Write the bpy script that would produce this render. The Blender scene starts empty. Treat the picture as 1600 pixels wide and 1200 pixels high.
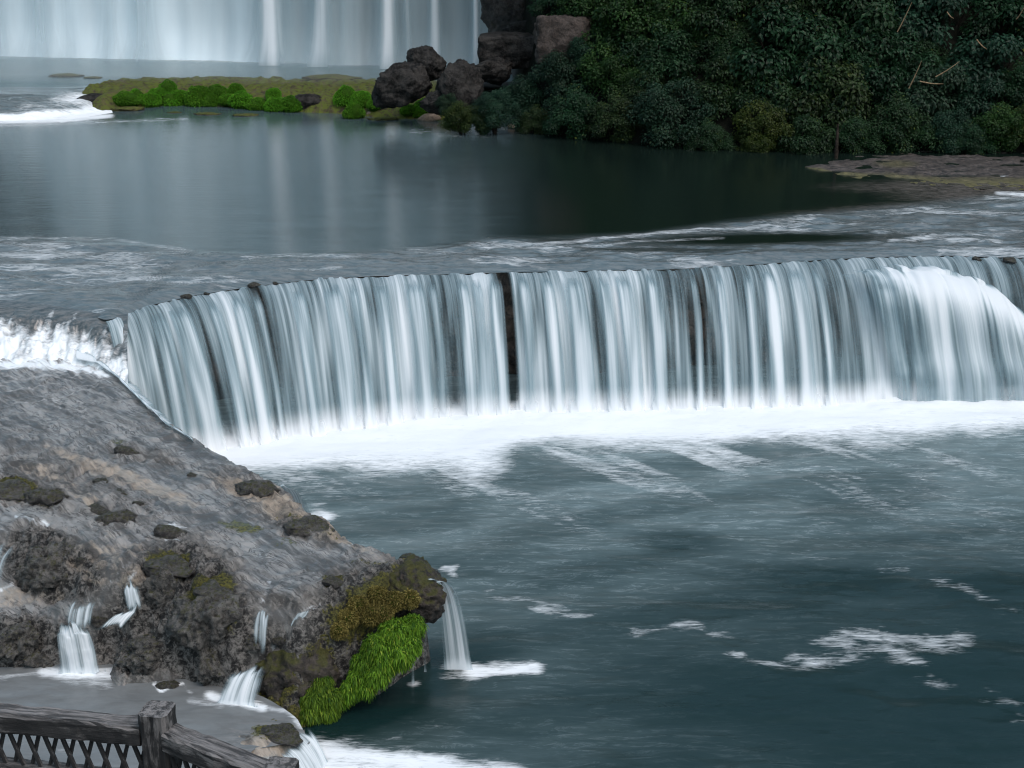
import bpy, bmesh, math, random
import numpy as np
from mathutils import Vector, Matrix
random.seed(7); rng = np.random.default_rng(7)
S = bpy.context.scene; C = S.collection
# ------------------------------------------------------------------ camera, sky, sun, exposure
H, F, PITCH = 7.7, 2198.0, math.radians(18.84)
cam_d = bpy.data.cameras.new('camera'); cam = bpy.data.objects.new('camera', cam_d); C.objects.link(cam)
cam.location = (0, 0, H); cam.rotation_euler = (math.pi/2-PITCH, 0, 0)
cam_d.sensor_width = 36; cam_d.lens = 36*F/1600; cam_d.clip_end = 2000; cam_d.clip_start = 0.1
S.camera = cam
W = bpy.data.worlds.new('World'); S.world = W; W.use_nodes = True
wn = W.node_tree; bg = wn.nodes['Background']
sky = wn.nodes.new('ShaderNodeTexSky'); sky.sky_type = 'NISHITA'; sky.sun_disc = False
SUN_EL, SUN_AZ = math.radians(58), math.radians(140)
sky.sun_elevation = SUN_EL; sky.sun_rotation = SUN_AZ; sky.air_density = 1.0; sky.dust_density = 3.0
hsv = wn.nodes.new('ShaderNodeHueSaturation'); hsv.inputs['Saturation'].default_value = 1.0; hsv.inputs['Hue'].default_value = 0.470
wn.links.new(sky.outputs[0], hsv.inputs['Color']); wn.links.new(hsv.outputs[0], bg.inputs[0])
bg.inputs[1].default_value = 0.125
sun_d = bpy.data.lights.new('sun', 'SUN'); sun = bpy.data.objects.new('sun', sun_d); C.objects.link(sun)
sun_d.energy = 0.55; sun_d.angle = math.radians(40); sun_d.color = (1, .985, .96)
sd = Vector((math.cos(SUN_EL)*math.sin(SUN_AZ), math.cos(SUN_EL)*math.cos(SUN_AZ), math.sin(SUN_EL)))
sun.rotation_euler = (-sd).to_track_quat('-Z', 'Y').to_euler(); sun.location = (0, 0, 60)
S.view_settings.view_transform = 'Standard'; S.view_settings.look = 'None'
S.view_settings.gamma = 1; S.view_settings.use_curve_mapping = False
S.view_settings.exposure = 0.58
S.render.engine = 'CYCLES'
cy = S.cycles; cy.max_bounces = 6; cy.diffuse_bounces = 3; cy.glossy_bounces = 3; cy.transmission_bounces = 2
cy.transparent_max_bounces = 12; cy.use_denoising = True; cy.caustics_reflective = False; cy.caustics_refractive = False; cy.filter_width = 1.15

# ------------------------------------------------------------------ helpers
cp, sp = math.cos(PITCH), math.sin(PITCH)
def ray(px, py):
    v = (py-600)/F
    return np.array([(px-800)/F, cp - v*sp, -(sp + v*cp)])
def at(px, py, z=None, Y=None, dep=None):
    d = ray(px, py)
    t = dep if dep is not None else ((z-H)/d[2] if z is not None else Y/d[1])
    return np.array([0, 0, H]) + d*t
def proj(V):
    x, y, z = V[..., 0], V[..., 1], V[..., 2]-H
    dep = np.maximum(y*cp - z*sp, .1)
    v = (-y*sp - z*cp)/dep
    return 800 + x/dep*F, 600 + v*F
def hit(px, py, fn, y0=8, y1=80, n=1500):
    d = ray(px, py); t = np.linspace(y0, y1, n)/d[1]
    P = np.array([0, 0, H]) + d[None]*t[:, None]
    k = np.nonzero(P[:, 2] <= fn(P[:, 0], P[:, 1]))[0]
    return P[k[0]] if len(k) else P[-1]
def _h(ix, iy, iz, seed):
    n = (ix.astype(np.int64)*374761393 + iy.astype(np.int64)*668265263 + iz.astype(np.int64)*2147483647 + seed*974634777) & 0xffffffff
    n = ((n ^ (n >> 13))*1274126177) & 0xffffffff
    n = ((n ^ (n >> 16))*2246822519) & 0xffffffff
    return ((n ^ (n >> 15)) & 0xffffff)/float(0xffffff)
def vnoise(x, y, z=None, seed=0):
    x = np.asarray(x, float); y = np.asarray(y, float); z = np.zeros_like(x) if z is None else np.asarray(z, float)
    x0, y0, z0 = np.floor(x), np.floor(y), np.floor(z)
    fx, fy, fz = x-x0, y-y0, z-z0
    fx, fy, fz = [f*f*f*(f*(f*6-15)+10) for f in (fx, fy, fz)]
    r = 0
    for a in (0, 1):
        for b in (0, 1):
            for c in (0, 1):
                r = r + _h(x0+a, y0+b, z0+c, seed)*(fx if a else 1-fx)*(fy if b else 1-fy)*(fz if c else 1-fz)
    return r
def fbm(x, y, z=None, o=4, seed=0, ridged=False):
    x = np.asarray(x, float); y = np.asarray(y, float); z = np.zeros_like(x) if z is None else np.asarray(z, float)
    s, a, n = 0, 1.0, 0
    for i in range(o):
        k = 2.03**i
        w = vnoise(x*k+i*17.3, y*k+i*5.1, z*k-i*3.7, seed+i)
        if ridged: w = 1-np.abs(2*w-1)
        s = s + a*w; n += a; a *= .5
    return s/n
def ss(x, a, b):
    t = np.clip((np.asarray(x, float)-a)/(b-a), 0, 1); return t*t*(3-2*t)
def mk(name, V, Fc, mats, parent=None, attrs=None, smooth=True, link=True, uv=None, cols=None):
    V = np.asarray(V, np.float32); Fc = np.asarray(Fc, np.int32); k = Fc.shape[1]
    me = bpy.data.meshes.new(name)
    me.vertices.add(len(V)); me.vertices.foreach_set('co', V.ravel())
    me.loops.add(Fc.size); me.loops.foreach_set('vertex_index', Fc.ravel())
    me.polygons.add(len(Fc)); me.polygons.foreach_set('loop_start', np.arange(0, Fc.size, k, dtype=np.int32))
    me.update(calc_edges=True)
    me.polygons.foreach_set('use_smooth', np.full(len(Fc), smooth))
    for a, val in (attrs or {}).items():
        at_ = me.attributes.new(a, 'FLOAT', 'POINT'); at_.data.foreach_set('value', np.asarray(val, np.float32).ravel())
    for a, val in (cols or {}).items():
        at_ = me.attributes.new(a, 'FLOAT', 'FACE'); at_.data.foreach_set('value', np.asarray(val, np.float32).ravel())
    if uv is not None:
        at_ = me.attributes.new('flow', 'FLOAT_VECTOR', 'POINT')
        at_.data.foreach_set('vector', np.asarray(uv, np.float32).ravel())
    me.materials.append(mats); me.validate()
    if not link: return me
    return ob(name, me, parent)
def ob(name, me, parent=None):
    o = bpy.data.objects.new(name, me); C.objects.link(o)
    if parent is not None:
        o.parent = parent
        if parent.get('category') in ('rapids',) or parent.get('label', '').startswith('broad silky'): o.location = tuple(-parent.location)
    return o
def grid(nu, nv):
    i, j = np.meshgrid(np.arange(nu-1), np.arange(nv-1), indexing='ij')
    a = (i*nv+j).ravel(); return np.stack([a, a+nv, a+nv+1, a+1], 1)
def tag(o, label=None, cat=None, group=None, kind=None):
    if label: o['label'] = label
    if cat: o['category'] = cat
    if group: o['group'] = group
    if kind: o['kind'] = kind
    return o
def empty(name, loc, label, cat, group=None):
    o = bpy.data.objects.new(name, None); C.objects.link(o); o.location = loc; o.empty_display_size = .2
    return tag(o, label, cat, group)
def pts(lst): return np.array([at(p[0], p[1], z=p[2]) for p in lst])
def resample(P, n, key=None):
    P = np.asarray(P, float)
    s = np.r_[0, np.cumsum(np.linalg.norm(np.diff(P[:, :2], axis=0), axis=1))] if key is None else key
    t = np.linspace(s[0], s[-1], n)
    return np.stack([np.interp(t, s, P[:, k]) for k in range(P.shape[1])], 1), t
def smooth1(A, k):
    w = np.hanning(2*k+1); w /= w.sum()
    return np.stack([np.convolve(np.pad(A[:, i], k, mode='edge'), w, 'valid') for i in range(A.shape[1])], 1)
def segdist(px, py, poly, wy=1.0):
    d = np.full(px.shape, 1e9)
    for (x0, y0), (x1, y1) in zip(poly[:-1], poly[1:]):
        y0, y1 = y0*wy, y1*wy; dx, dy = x1-x0, y1-y0
        t = np.clip(((px-x0)*dx + (py*wy-y0)*dy)/(dx*dx+dy*dy+1e-9), 0, 1)
        d = np.minimum(d, np.hypot(px-x0-t*dx, py*wy-y0-t*dy))
    return d
def inside(x, y, P):
    r = np.zeros(x.shape, bool)
    for (x0, y0), (x1, y1) in zip(P, np.roll(P, -1, 0)):
        c = (y0 > y) != (y1 > y)
        r ^= c & (x < (x1-x0)*(y-y0)/(y1-y0+1e-12)+x0)
    return r
def blob(px, py, e):
    "soft ellipses in the plan of the photo: (cx, cy, rx, ry, strength[, angle])"
    m = np.zeros(px.shape)
    for t in e:
        cx, cy_, rx, ry, s = t[:5]; a = math.radians(t[5]) if len(t) > 5 else 0
        dx, dy = px-cx, py-cy_
        u = (dx*math.cos(a)+dy*math.sin(a))/rx; w = (-dx*math.sin(a)+dy*math.cos(a))/ry
        m = np.maximum(m, s*np.clip(1.6-1.0*np.hypot(u, w)-.0, 0, 1))
    return m

# ------------------------------------------------------------------ materials
class M:
    def __init__(s, name):
        s.m = bpy.data.materials.new(name); s.m.use_nodes = True; s.t = s.m.node_tree
        s.b = s.t.nodes['Principled BSDF']; s.out = s.t.nodes['Material Output']
    def n(s, typ, **k):
        o = s.t.nodes.new('ShaderNode'+typ)
        for a, v in k.items(): setattr(o, a, v)
        return o
    def link(s, a, b): s.t.links.new(a, b)
    def put(s, inp, v):
        if isinstance(v, bpy.types.NodeSocket): s.link(v, inp)
        elif isinstance(v, (tuple, list)) and len(v) == 3 and inp.type == 'RGBA': inp.default_value = (*v, 1)
        else: inp.default_value = v
    def attr(s, name, vec=False):
        a = s.n('Attribute', attribute_name=name); return a.outputs['Vector' if vec else 'Fac']
    def obj(s): return s.n('TexCoord').outputs['Object']
    def pos(s): return s.n('NewGeometry').outputs['Position']
    def mapn(s, v, scale=(1, 1, 1), rot=(0, 0, 0), loc=(0, 0, 0)):
        m = s.n('Mapping'); m.inputs['Scale'].default_value = scale; m.inputs['Rotation'].default_value = rot; m.inputs['Location'].default_value = loc
        s.link(v, m.inputs['Vector']); return m.outputs[0]
    def noise(s, v, scale=1, detail=3, rough=.55, dist=0):
        n = s.n('TexNoise'); n.inputs['Scale'].default_value = scale; n.inputs['Detail'].default_value = detail
        n.inputs['Roughness'].default_value = rough; n.inputs['Distortion'].default_value = dist
        s.link(v, n.inputs['Vector']); return n.outputs['Fac']
    def vor(s, v, scale=1, feature='F1'):
        n = s.n('TexVoronoi', feature=feature); n.inputs['Scale'].default_value = scale; s.link(v, n.inputs['Vector']); return n.outputs['Distance']
    def math(s, op, a, b=0.0, c=None, clamp=False):
        n = s.n('Math', operation=op, use_clamp=clamp); s.put(n.inputs[0], a); s.put(n.inputs[1], b)
        if c is not None: s.put(n.inputs[2], c)
        return n.outputs[0]
    def rng(s, v, a, b, c=0.0, d=1.0, smooth=True):
        n = s.n('MapRange', interpolation_type='SMOOTHSTEP' if smooth else 'LINEAR')
        s.put(n.inputs[0], v)
        for i, x in enumerate((a, b, c, d)): s.put(n.inputs[i+1], x)
        return n.outputs[0]
    def mix(s, f, a, b):
        n = s.n('Mix', data_type='RGBA'); s.put(n.inputs[0], f); s.put(n.inputs[6], a); s.put(n.inputs[7], b); return n.outputs[2]
    def bump(s, h, strength=.5, dist=.05, normal=None):
        n = s.n('Bump'); n.inputs['Strength'].default_value = strength; n.inputs['Distance'].default_value = dist
        s.link(h, n.inputs['Height'])
        if normal is not None: s.link(normal, n.inputs['Normal'])
        return n.outputs[0]
    def set(s, **k):
        for a, v in k.items(): s.put(s.b.inputs[a.replace('_', ' ')], v)
        return s
FOAM = (.86, .90, .91)

def mat_water(name, deep, shallow, aer, rough=.12, bsc=(1, 3.5, 1), bstr=.35, bdist=.06, ior=1.33, wisp=.0, fsc=1.0):
    "river water: body colour from depth and entrained air, some reflection and shade painted in, foam where it breaks, mirror-like film on top"
    m = M(name); p = m.pos()
    st = m.mapn(p, bsc, (0, 0, .10))
    n1 = m.noise(st, .45, 5, .62, .8); n2 = m.noise(st, 1.7, 6, .64, .9); n3 = m.noise(st, 8, 4, .6, .5)
    sh, fo, ae = m.attr('shallow'), m.attr('foam'), m.attr('air')
    fv = m.mapn(p, (1.2*fsc, 5.5*fsc, 1), (0, 0, .13))
    streak = m.noise(fv, 1.5, 7, .68, .7)
    big = m.noise(m.mapn(p, (.5, 1.8, 1), (0, 0, .1)), 1.3, 4, .6, .6)
    rk = m.math('ADD', m.math('MULTIPLY', m.noise(m.mapn(p, (1, 3.2, 1)), 4, 6, .75, .5), .6), m.math('MULTIPLY', streak, .4))
    rock = m.mix(m.rng(rk, .40, .60), tuple(c*.30 for c in shallow), tuple(min(c*2.0, 1) for c in shallow))
    shf = m.math('MULTIPLY', sh, m.rng(m.math('ADD', streak, m.math('MULTIPLY', sh, .35)), .45, .72), clamp=True)
    c = m.mix(shf, deep, rock)
    mixn = m.math('ADD', m.math('MULTIPLY', n1, .42), m.math('ADD', m.math('MULTIPLY', n2, .43), m.math('MULTIPLY', n3, .15)))
    aef = m.math('MULTIPLY', ae, m.rng(mixn, .32, .68, .52, 1.10), clamp=True)
    c = m.mix(aef, c, aer)
    if wisp:
        w1 = m.math('ABSOLUTE', m.math('SUBTRACT', m.noise(m.mapn(p, (.9, 3.4, 1), (0, 0, .28)), 1.1, 6, .66, 1.6), .5))
        w = m.math('MULTIPLY', m.rng(w1, .0, .045, 1, 0), m.math('MULTIPLY', m.rng(n2, .45, .62), m.math('MULTIPLY', ae, wisp)), clamp=True)
        c = m.mix(w, c, (.55, .64, .66))
    fs = m.math('ADD', m.math('MULTIPLY', streak, .62), m.math('ADD', m.math('MULTIPLY', n3, .20), m.math('MULTIPLY', big, .18)))
    win = m.math('MULTIPLY', fo, 3.2, clamp=True)
    ff = m.rng(m.math('ADD', fo, m.math('MULTIPLY', m.math('SUBTRACT', fs, .5), m.math('MULTIPLY', win, 2.1))), .22, 1.02)
    c = m.mix(ff, c, FOAM)
    m.set(Base_Color=c, Roughness=m.math('ADD', m.math('MULTIPLY', ff, .5), m.math('ADD', rough, m.math('MULTIPLY', sh, .12)), clamp=True), IOR=ior)
    h = m.math('ADD', m.math('MULTIPLY', n1, .5), m.math('ADD', m.math('MULTIPLY', n2, .35), m.math('MULTIPLY', n3, .15)))
    m.link(m.bump(h, bstr, bdist), m.b.inputs['Normal'])
    return m.m

def mat_fall(name, tint=(.80, .87, .89), f=(4.5, 13, 34), lo=.28, hi=.64, soft=False):
    "falling water: white strands of differing density, see-through between them"
    m = M(name); fl = m.attr('flow', True)
    d = m.attr('dens')
    s0 = m.noise(m.mapn(fl, (f[0]*.28, .25, 1)), 1, 1, .5); s1 = m.noise(m.mapn(fl, (f[0]*.8, .42, 1)), 1, 1.2, .5, .35); s2 = m.noise(m.mapn(fl, (f[1]*.8, .42, 1)), 1, 1.5, .5)
    s3 = m.noise(m.mapn(fl, (f[2], .5, 1)), 1, 2, .5)
    sx = m.n('SeparateXYZ'); m.link(fl, sx.inputs[0]); w_ = m.rng(sx.outputs[1], 0, 1.7)
    def wsum(*k): 
        r_ = m.math('MULTIPLY', s0, k[0])
        for q_, kk_ in zip((s1, s2, s3), k[1:]): r_ = m.math('ADD', r_, m.math('MULTIPLY', q_, kk_))
        return r_
    ta, tb = wsum(.20, .26, .34, .20), wsum(.30, .44, .21, .05)
    st = m.math('ADD', m.math('MULTIPLY', ta, m.math('SUBTRACT', 1.0, w_)), m.math('MULTIPLY', tb, w_))
    st = m.math('ADD', st, m.math('MULTIPLY', m.math('SUBTRACT', d, .5), .42))
    a = m.rng(st, lo, hi)
    a = m.math('MULTIPLY', a, m.rng(d, .0, .16), clamp=True)
    col = m.mix(m.rng(st, .42, .76), tuple(c*k for c, k in zip(tint, (.34, .45, .485))), (.84, .89, .91))
    base = m.rng(sx.outputs[1], 2.2, 2.6); col = m.mix(base, col, (.92, .95, .96)); a = m.math('MAXIMUM', a, m.math('MULTIPLY', m.math('MULTIPLY', base, base), m.rng(d, 0, .3)))
    m.set(Base_Color=col, Roughness=.6, Alpha=a)
    m.b.inputs['Specular IOR Level'].default_value = .15
    tr = m.n('BsdfTranslucent'); m.put(tr.inputs[0], col)
    tp = m.n('BsdfTransparent'); mx = m.n('MixShader'); mx2 = m.n('MixShader')
    m.b.inputs['Alpha'].default_value = 1
    for l in list(m.b.inputs['Alpha'].links): m.t.links.remove(l)
    mx.inputs[0].default_value = .18; m.link(m.b.outputs[0], mx.inputs[1]); m.link(tr.outputs[0], mx.inputs[2])
    m.link(a, mx2.inputs[0]); m.link(tp.outputs[0], mx2.inputs[1]); m.link(mx.outputs[0], mx2.inputs[2])
    m.link(mx2.outputs[0], m.out.inputs['Surface'])
    return m.m

def mat_rock(name, dark, light, sc=1.0, moss=None, rough=.75, bstr=.8, spec=.4, mth=.46):
    m = M(name); p = m.obj()
    n1 = m.noise(p, 1.3*sc, 6, .65); n2 = m.noise(p, 7*sc, 6, .7, .6); v = m.vor(p, 9*sc); n4 = m.noise(p, 30*sc, 4, .7)
    t = m.math('ADD', m.math('MULTIPLY', n1, .45), m.math('ADD', m.math('MULTIPLY', n2, .4), m.math('MULTIPLY', n4, .2)))
    c = m.mix(m.rng(t, .43, .62), dark, light)
    c = m.mix(m.rng(m.noise(p, 3.1*sc, 5, .7), .60, .72, 0, .5), c, tuple(min(1, x*1.8) for x in light))
    if moss:
        up = m.n('SeparateXYZ'); m.link(m.n('NewGeometry').outputs['Normal'], up.inputs[0])
        f = m.math('MULTIPLY', m.rng(up.outputs[2], .15, .8), m.rng(m.noise(p, 2.2*sc, 5, .7), mth-.04, mth+.08))
        c = m.mix(f, c, m.mix(n4, tuple(x*.5 for x in moss), tuple(x*1.5 for x in moss)))
    m.set(Base_Color=c, Roughness=m.rng(n2, .3, .7, rough-.25, rough+.1))
    m.b.inputs['Specular IOR Level'].default_value = spec
    h = m.math('ADD', m.math('MULTIPLY', n2, .6), m.math('ADD', m.math('MULTIPLY', v, .25), m.math('MULTIPLY', n4, .25)))
    m.link(m.bump(h, bstr, .11/sc), m.b.inputs['Normal'])
    return m.m

def mat_leaf(name, ca, cb, cc, rough=.42, trans=.25):
    m = M(name); r = m.attr('rnd'); p = m.pos()
    c = m.mix(m.rng(r, 0, .85, smooth=False), ca, cb); c = m.mix(m.rng(r, .90, 1.0), c, cc)
    c = m.mix(m.rng(m.noise(p, .9, 3), .35, .7, 0, .55), c, tuple(x*.45 for x in ca))
    oi = m.n('ObjectInfo').outputs['Random']; c = m.mix(m.rng(oi, .3, 1, 0, .55, smooth=False), c, m.mix(r, tuple(x*.5 for x in ca), tuple(x*.42 for x in cc)))
    m.set(Base_Color=c, Roughness=rough); m.b.inputs['Specular IOR Level'].default_value = .2
    tr = m.n('BsdfTranslucent'); m.put(tr.inputs[0], c); mx = m.n('MixShader'); mx.inputs[0].default_value = trans
    m.link(m.b.outputs[0], mx.inputs[1]); m.link(tr.outputs[0], mx.inputs[2]); m.link(mx.outputs[0], m.out.inputs['Surface'])
    return m.m

def mat_shelf():
    "limestone shelf: grey wet rock under a thin film of running water, tan washed patches, dark pitted rock, moss"
    m = M('shelf_rock'); p = m.pos()
    wet, tan, rough, moss, foam = [m.attr(a) for a in ('wet', 'tan', 'rough', 'moss', 'foam')]
    fl = m.mapn(p, (1, 1, 1), (0, 0, .75))
    fs = m.mapn(fl, (.8, 2.9, 1.5))
    s1 = m.noise(fs, .9, 5, .62, .5); s2 = m.noise(fs, 3.2, 6, .62, .6); n3 = m.noise(p, 9, 6, .72, .5); n4 = m.noise(p, 28, 4, .7); v = m.vor(m.mapn(p, (1, 1, 1.5)), 7)
    film = m.mix(m.rng(m.math('ADD', m.math('MULTIPLY', s1, .55), m.math('MULTIPLY', s2, .45)), .40, .60), (.076, .073, .067), (.29, .283, .265))
    film = m.mix(m.rng(s2, .56, .74, 0, .30), film, (.36, .35, .33))
    ln = m.math('ABSOLUTE', m.math('SUBTRACT', m.noise(m.mapn(fl, (.7, 3.4, 1.5)), 1.4, 6, .66, 1.2), .5)); film = m.mix(m.math('MULTIPLY', m.rng(ln, 0, .035, 1, 0), m.rng(s1, .38, .56, 0, .85)), film, (.022, .020, .018))
    film = m.mix(m.rng(n4, .62, .74, 0, .35), film, (.045, .043, .04))
    pit = m.mix(m.rng(m.math('ADD', m.math('MULTIPLY', n3, .7), m.math('MULTIPLY', n4, .3)), .43, .60), (.009, .009, .0085), (.21, .20, .182))
    c = m.mix(m.rng(m.math('ADD', rough, m.math('MULTIPLY', m.math('SUBTRACT', n3, .5), .7)), .38, .6), film, pit)
    tanc = m.mix(m.rng(s2, .3, .7), (.25, .20, .15), (.43, .365, .285))
    tn = m.math('ADD', m.math('MULTIPLY', s1, .5), m.math('ADD', m.math('MULTIPLY', s2, .25), m.math('MULTIPLY', n3, .25)))
    c = m.mix(m.math('MULTIPLY', m.rng(m.math('ADD', tan, m.math('MULTIPLY', m.math('SUBTRACT', tn, .5), 3.0)), .45, .85), .8), c, tanc)
    mossc = m.mix(m.rng(n4, .35, .65), (.018, .02, .006), (.13, .12, .02))
    c = m.mix(m.rng(m.math('ADD', moss, m.math('MULTIPLY', m.math('SUBTRACT', n3, .5), 1.3)), .45, .6), c, mossc)
    ff = m.math('MULTIPLY', m.rng(m.math('ADD', foam, m.math('MULTIPLY', m.math('SUBTRACT', m.noise(fs, 3.5, 4, .6, .6), .5), 1.2)), .42, .9), m.rng(foam, .03, .25), clamp=True)
    c = m.mix(ff, c, FOAM)
    m.set(Base_Color=c, Roughness=m.rng(m.math('SUBTRACT', wet, rough), 0, 1, .65, .5))
    m.b.inputs['Specular IOR Level'].default_value = .4
    m.put(m.b.inputs['Coat Weight'], m.rng(m.math('SUBTRACT', wet, rough), .1, .7)); m.b.inputs['Coat IOR'].default_value = 1.4; m.b.inputs['Coat Roughness'].default_value = .09
    m.link(m.bump(m.noise(fs, 1.6, 4, .55, .6), .16, .06), m.b.inputs['Coat Normal'])
    b1 = m.bump(m.math('ADD', m.math('MULTIPLY', s1, .6), m.math('MULTIPLY', s2, .25)), .16, .05)
    hh = m.math('MULTIPLY', m.math('ADD', m.math('ADD', n3, m.math('MULTIPLY', n4, .4)), m.math('MULTIPLY', v, .4)), m.math('ADD', m.math('MULTIPLY', rough, .9), .12))
    m.link(m.bump(hh, 1.0, .09, b1), m.b.inputs['Normal'])
    return m.m

def mat_mist():
    m = M('mist'); m.t.nodes.remove(m.b); v = m.n('VolumePrincipled'); p = m.obj()
    x = m.n('SeparateXYZ'); m.link(p, x.inputs[0])
    den = m.math('MULTIPLY', m.math('POWER', 2.718, m.math('MULTIPLY', x.outputs[2], -.55)), m.rng(x.outputs[0], -14, 14, .20, .065))
    m.put(v.inputs['Density'], den); v.inputs['Color'].default_value = (.93, .96, .97, 1); v.inputs['Anisotropy'].default_value = .0
    m.link(v.outputs[0], m.out.inputs['Volume']); return m.m
def mat_wood():
    m = M('weathered_wood'); p = m.obj()
    g = m.noise(m.mapn(p, (2.2, 26, 26)), 1.6, 6, .7, .3); b = m.noise(m.mapn(p, (3, 7, 7)), 1.4, 5, .7)
    c = m.mix(m.rng(g, .35, .68), (.006, .0064, .007), (.034, .033, .032))
    c = m.mix(m.math('MULTIPLY', m.rng(b, .50, .64), m.rng(g, .38, .6)), c, (.16, .152, .146))
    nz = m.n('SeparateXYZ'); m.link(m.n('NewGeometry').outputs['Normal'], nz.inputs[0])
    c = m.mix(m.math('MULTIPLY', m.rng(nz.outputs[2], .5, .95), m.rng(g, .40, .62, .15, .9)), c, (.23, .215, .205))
    m.set(Base_Color=c, Roughness=.8); m.link(m.bump(g, .7, .012), m.b.inputs['Normal']); return m.m
def mat_flat(name, a, b, sc=6, rough=.85):
    m = M(name); p = m.obj(); n = m.noise(p, sc, 5, .7); c = m.mix(m.rng(n, .35, .65), a, b)
    m.set(Base_Color=c, Roughness=rough); m.b.inputs['Specular IOR Level'].default_value = .05; m.link(m.bump(n, .7, .06), m.b.inputs['Normal']); return m.m

MAT = dict(
    river=mat_water('river_water', (.007, .014, .011), (.095, .085, .077), (.16, .235, .26), .09, (1, 5.5, 1), .16, .05, ior=1.55, fsc=1.25),
    pool=mat_water('plunge_pool_water', (.005, .020, .0195), (.06, .06, .05), (.165, .224, .230), .22, (.8, 4.2, 1), .20, .06, wisp=.30, fsc=1.8),
    farp=mat_water('far_pool_water', (.03, .075, .08), (.06, .06, .05), (.10, .17, .185), .22, (1, 3.0, 1), .5, .08),
    terr=mat_water('terrace_water', (.10, .098, .095), (.10, .09, .085), (.29, .325, .33), .11, (1, 3, 1), .2, .04),
    fall=mat_fall('falling_water'),
    thin=mat_fall('thin_falling_water', tint=(1, 1, 1), f=(14, 30, 70), lo=.36, hi=.70),
    farfall=mat_fall('misty_falling_water', tint=(.62, .74, .79), f=(.35, 1.1, 3.0), lo=.05, hi=.5),
    shelf=mat_shelf(),
    wall=mat_rock('wet_wall_rock', (.014, .014, .014), (.125, .098, .078), 1.0, None, .5),
    boulder=mat_rock('brown_boulder_rock', (.0045, .0047, .0045), (.052, .049, .045), 1.6, None, .85, 1.0, .12),
    pale=mat_rock('pale_cliff_rock', (.035, .029, .025), (.10, .082, .072), 1.2, None, .85, .9, .1),
    stone=mat_rock('shelf_stone', (.009, .0085, .008), (.13, .12, .11), 2.6, (.06, .062, .010), .5, 1.0, .5, .52),
    pebble=mat_rock('tan_stone', (.12, .095, .07), (.28, .23, .18), 3.0, None, .7),
    nose=mat_rock('nose_rock', (.010, .009, .008), (.07, .058, .048), 2.0, (.05, .05, .010), .6, 1.0, .35),
    ledge=mat_rock('mossy_ledge', (.022, .020, .012), (.10, .085, .040), 2.4, (.085, .105, .018), .9, .8, .2),
    moss=mat_leaf('bright_moss', (.03, .095, .008), (.17, .34, .022), (.33, .42, .05), .6, .3),
    ledgemoss=mat_leaf('ledge_moss', (.055, .20, .012), (.13, .38, .02), (.22, .40, .03), .7, .25),
    drymoss=mat_leaf('dry_moss', (.09, .075, .018), (.26, .215, .06), (.34, .29, .10), .7, .2),
    leaf=mat_leaf('bush_leaf', (.004, .022, .009), (.021, .068, .026), (.12, .15, .02)),
    leaf2=mat_leaf('blue_green_leaf', (.005, .024, .013), (.022, .068, .036), (.09, .13, .05)),
    leaf3=mat_leaf('yellow_green_leaf', (.007, .030, .007), (.034, .085, .016), (.20, .19, .02)),
    bark=mat_flat('bark', (.012, .010, .008), (.04, .032, .026)),
    soil=mat_flat('dark_soil', (.003, .004, .003), (.010, .011, .008), 2),
    cane=mat_flat('dry_cane', (.20, .13, .07), (.36, .26, .16), 20),
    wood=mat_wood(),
    bed=mat_flat('bed_rock', (.02, .02, .018), (.05, .048, .04), 1.0),
)

# ------------------------------------------------------------------ ground and bank
g = mk('ground', [(-300, -60, -4.6), (300, -60, -4.6), (300, 400, -4.6), (-300, 400, -4.6)], [(0, 1, 2, 3)], MAT['bed']); tag(g, kind='structure')

ZF, ZP, ZT = .55, -2.6, -2.2          # far pool, plunge pool, terrace pool levels (upper river is z = 0)
bank_line = pts([(640, 205, 0), (760, 205, 0), (900, 222, 0), (1000, 232, 0), (1150, 240, 0), (1300, 243, 0), (1450, 243, 0), (1620, 246, 0), (1900, 262, 0)])
def bankY(x): return np.interp(x, bank_line[:, 0], bank_line[:, 1])
def hill(x, y):
    b = bankY(x) + .9
    d = y-b
    h = np.clip(d, 0, 4)*1.05 + np.clip(d-4, 0, 14)*.85 + np.clip(d, -3, 0)*.8
    h = h + (fbm(x*.35, y*.35, o=4, seed=3)-.5)*1.2*ss(d, 0, 3)
    m = ss(x - (-.014*y - .2 + .02*(y-48)), .2, 2.4)
    return -.5 + (h+.5)*m - 1.2*(1-m)
xs = np.linspace(-6, 60, 200); ys = np.linspace(40, 85, 140)
X, Y = np.meshgrid(xs, ys, indexing='ij'); Z = hill(X, Y) - .15
o = mk('bank_terrain', np.stack([X, Y, Z], -1).reshape(-1, 3), grid(200, 140), MAT['soil']); tag(o, kind='structure')

# ------------------------------------------------------------------ river above the fall
lip_px = [(-420, 462), (-150, 463), (0, 467), (90, 476), (150, 489), (164, 497), (190, 489), (230, 473), (300, 457), (400, 442), (500, 431), (600, 426), (700, 424), (790, 421), (900, 419), (1030, 417), (1150, 411), (1250, 404), (1350, 398), (1480, 395), (1600, 399), (1900, 402), (2300, 402)]
base_px = {164: (206, 722), 190: (240, 717), 230: (288, 711), 300: (368, 698), 400: (446, 684), 500: (538, 670), 600: (628, 659), 700: (724, 651), 790: (806, 645), 900: (928, 642), 1030: (1048, 641), 1150: (1170, 638), 1250: (1285, 633), 1350: (1390, 629), 1480: (1520, 622), 1600: (1640, 618), 1900: (1940, 620)}
lipW = np.array([at(a, b, z=0) for a, b in lip_px])
def lipY(x): return np.interp(x, lipW[:, 0], lipW[:, 1])
nu, nv = 720, 190
xs = np.linspace(-27, 27, nu); t = np.linspace(0, 1, nv)**1.9
ly = lipY(xs); ly = smooth1(ly[:, None], 4)[:, 0]
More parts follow.
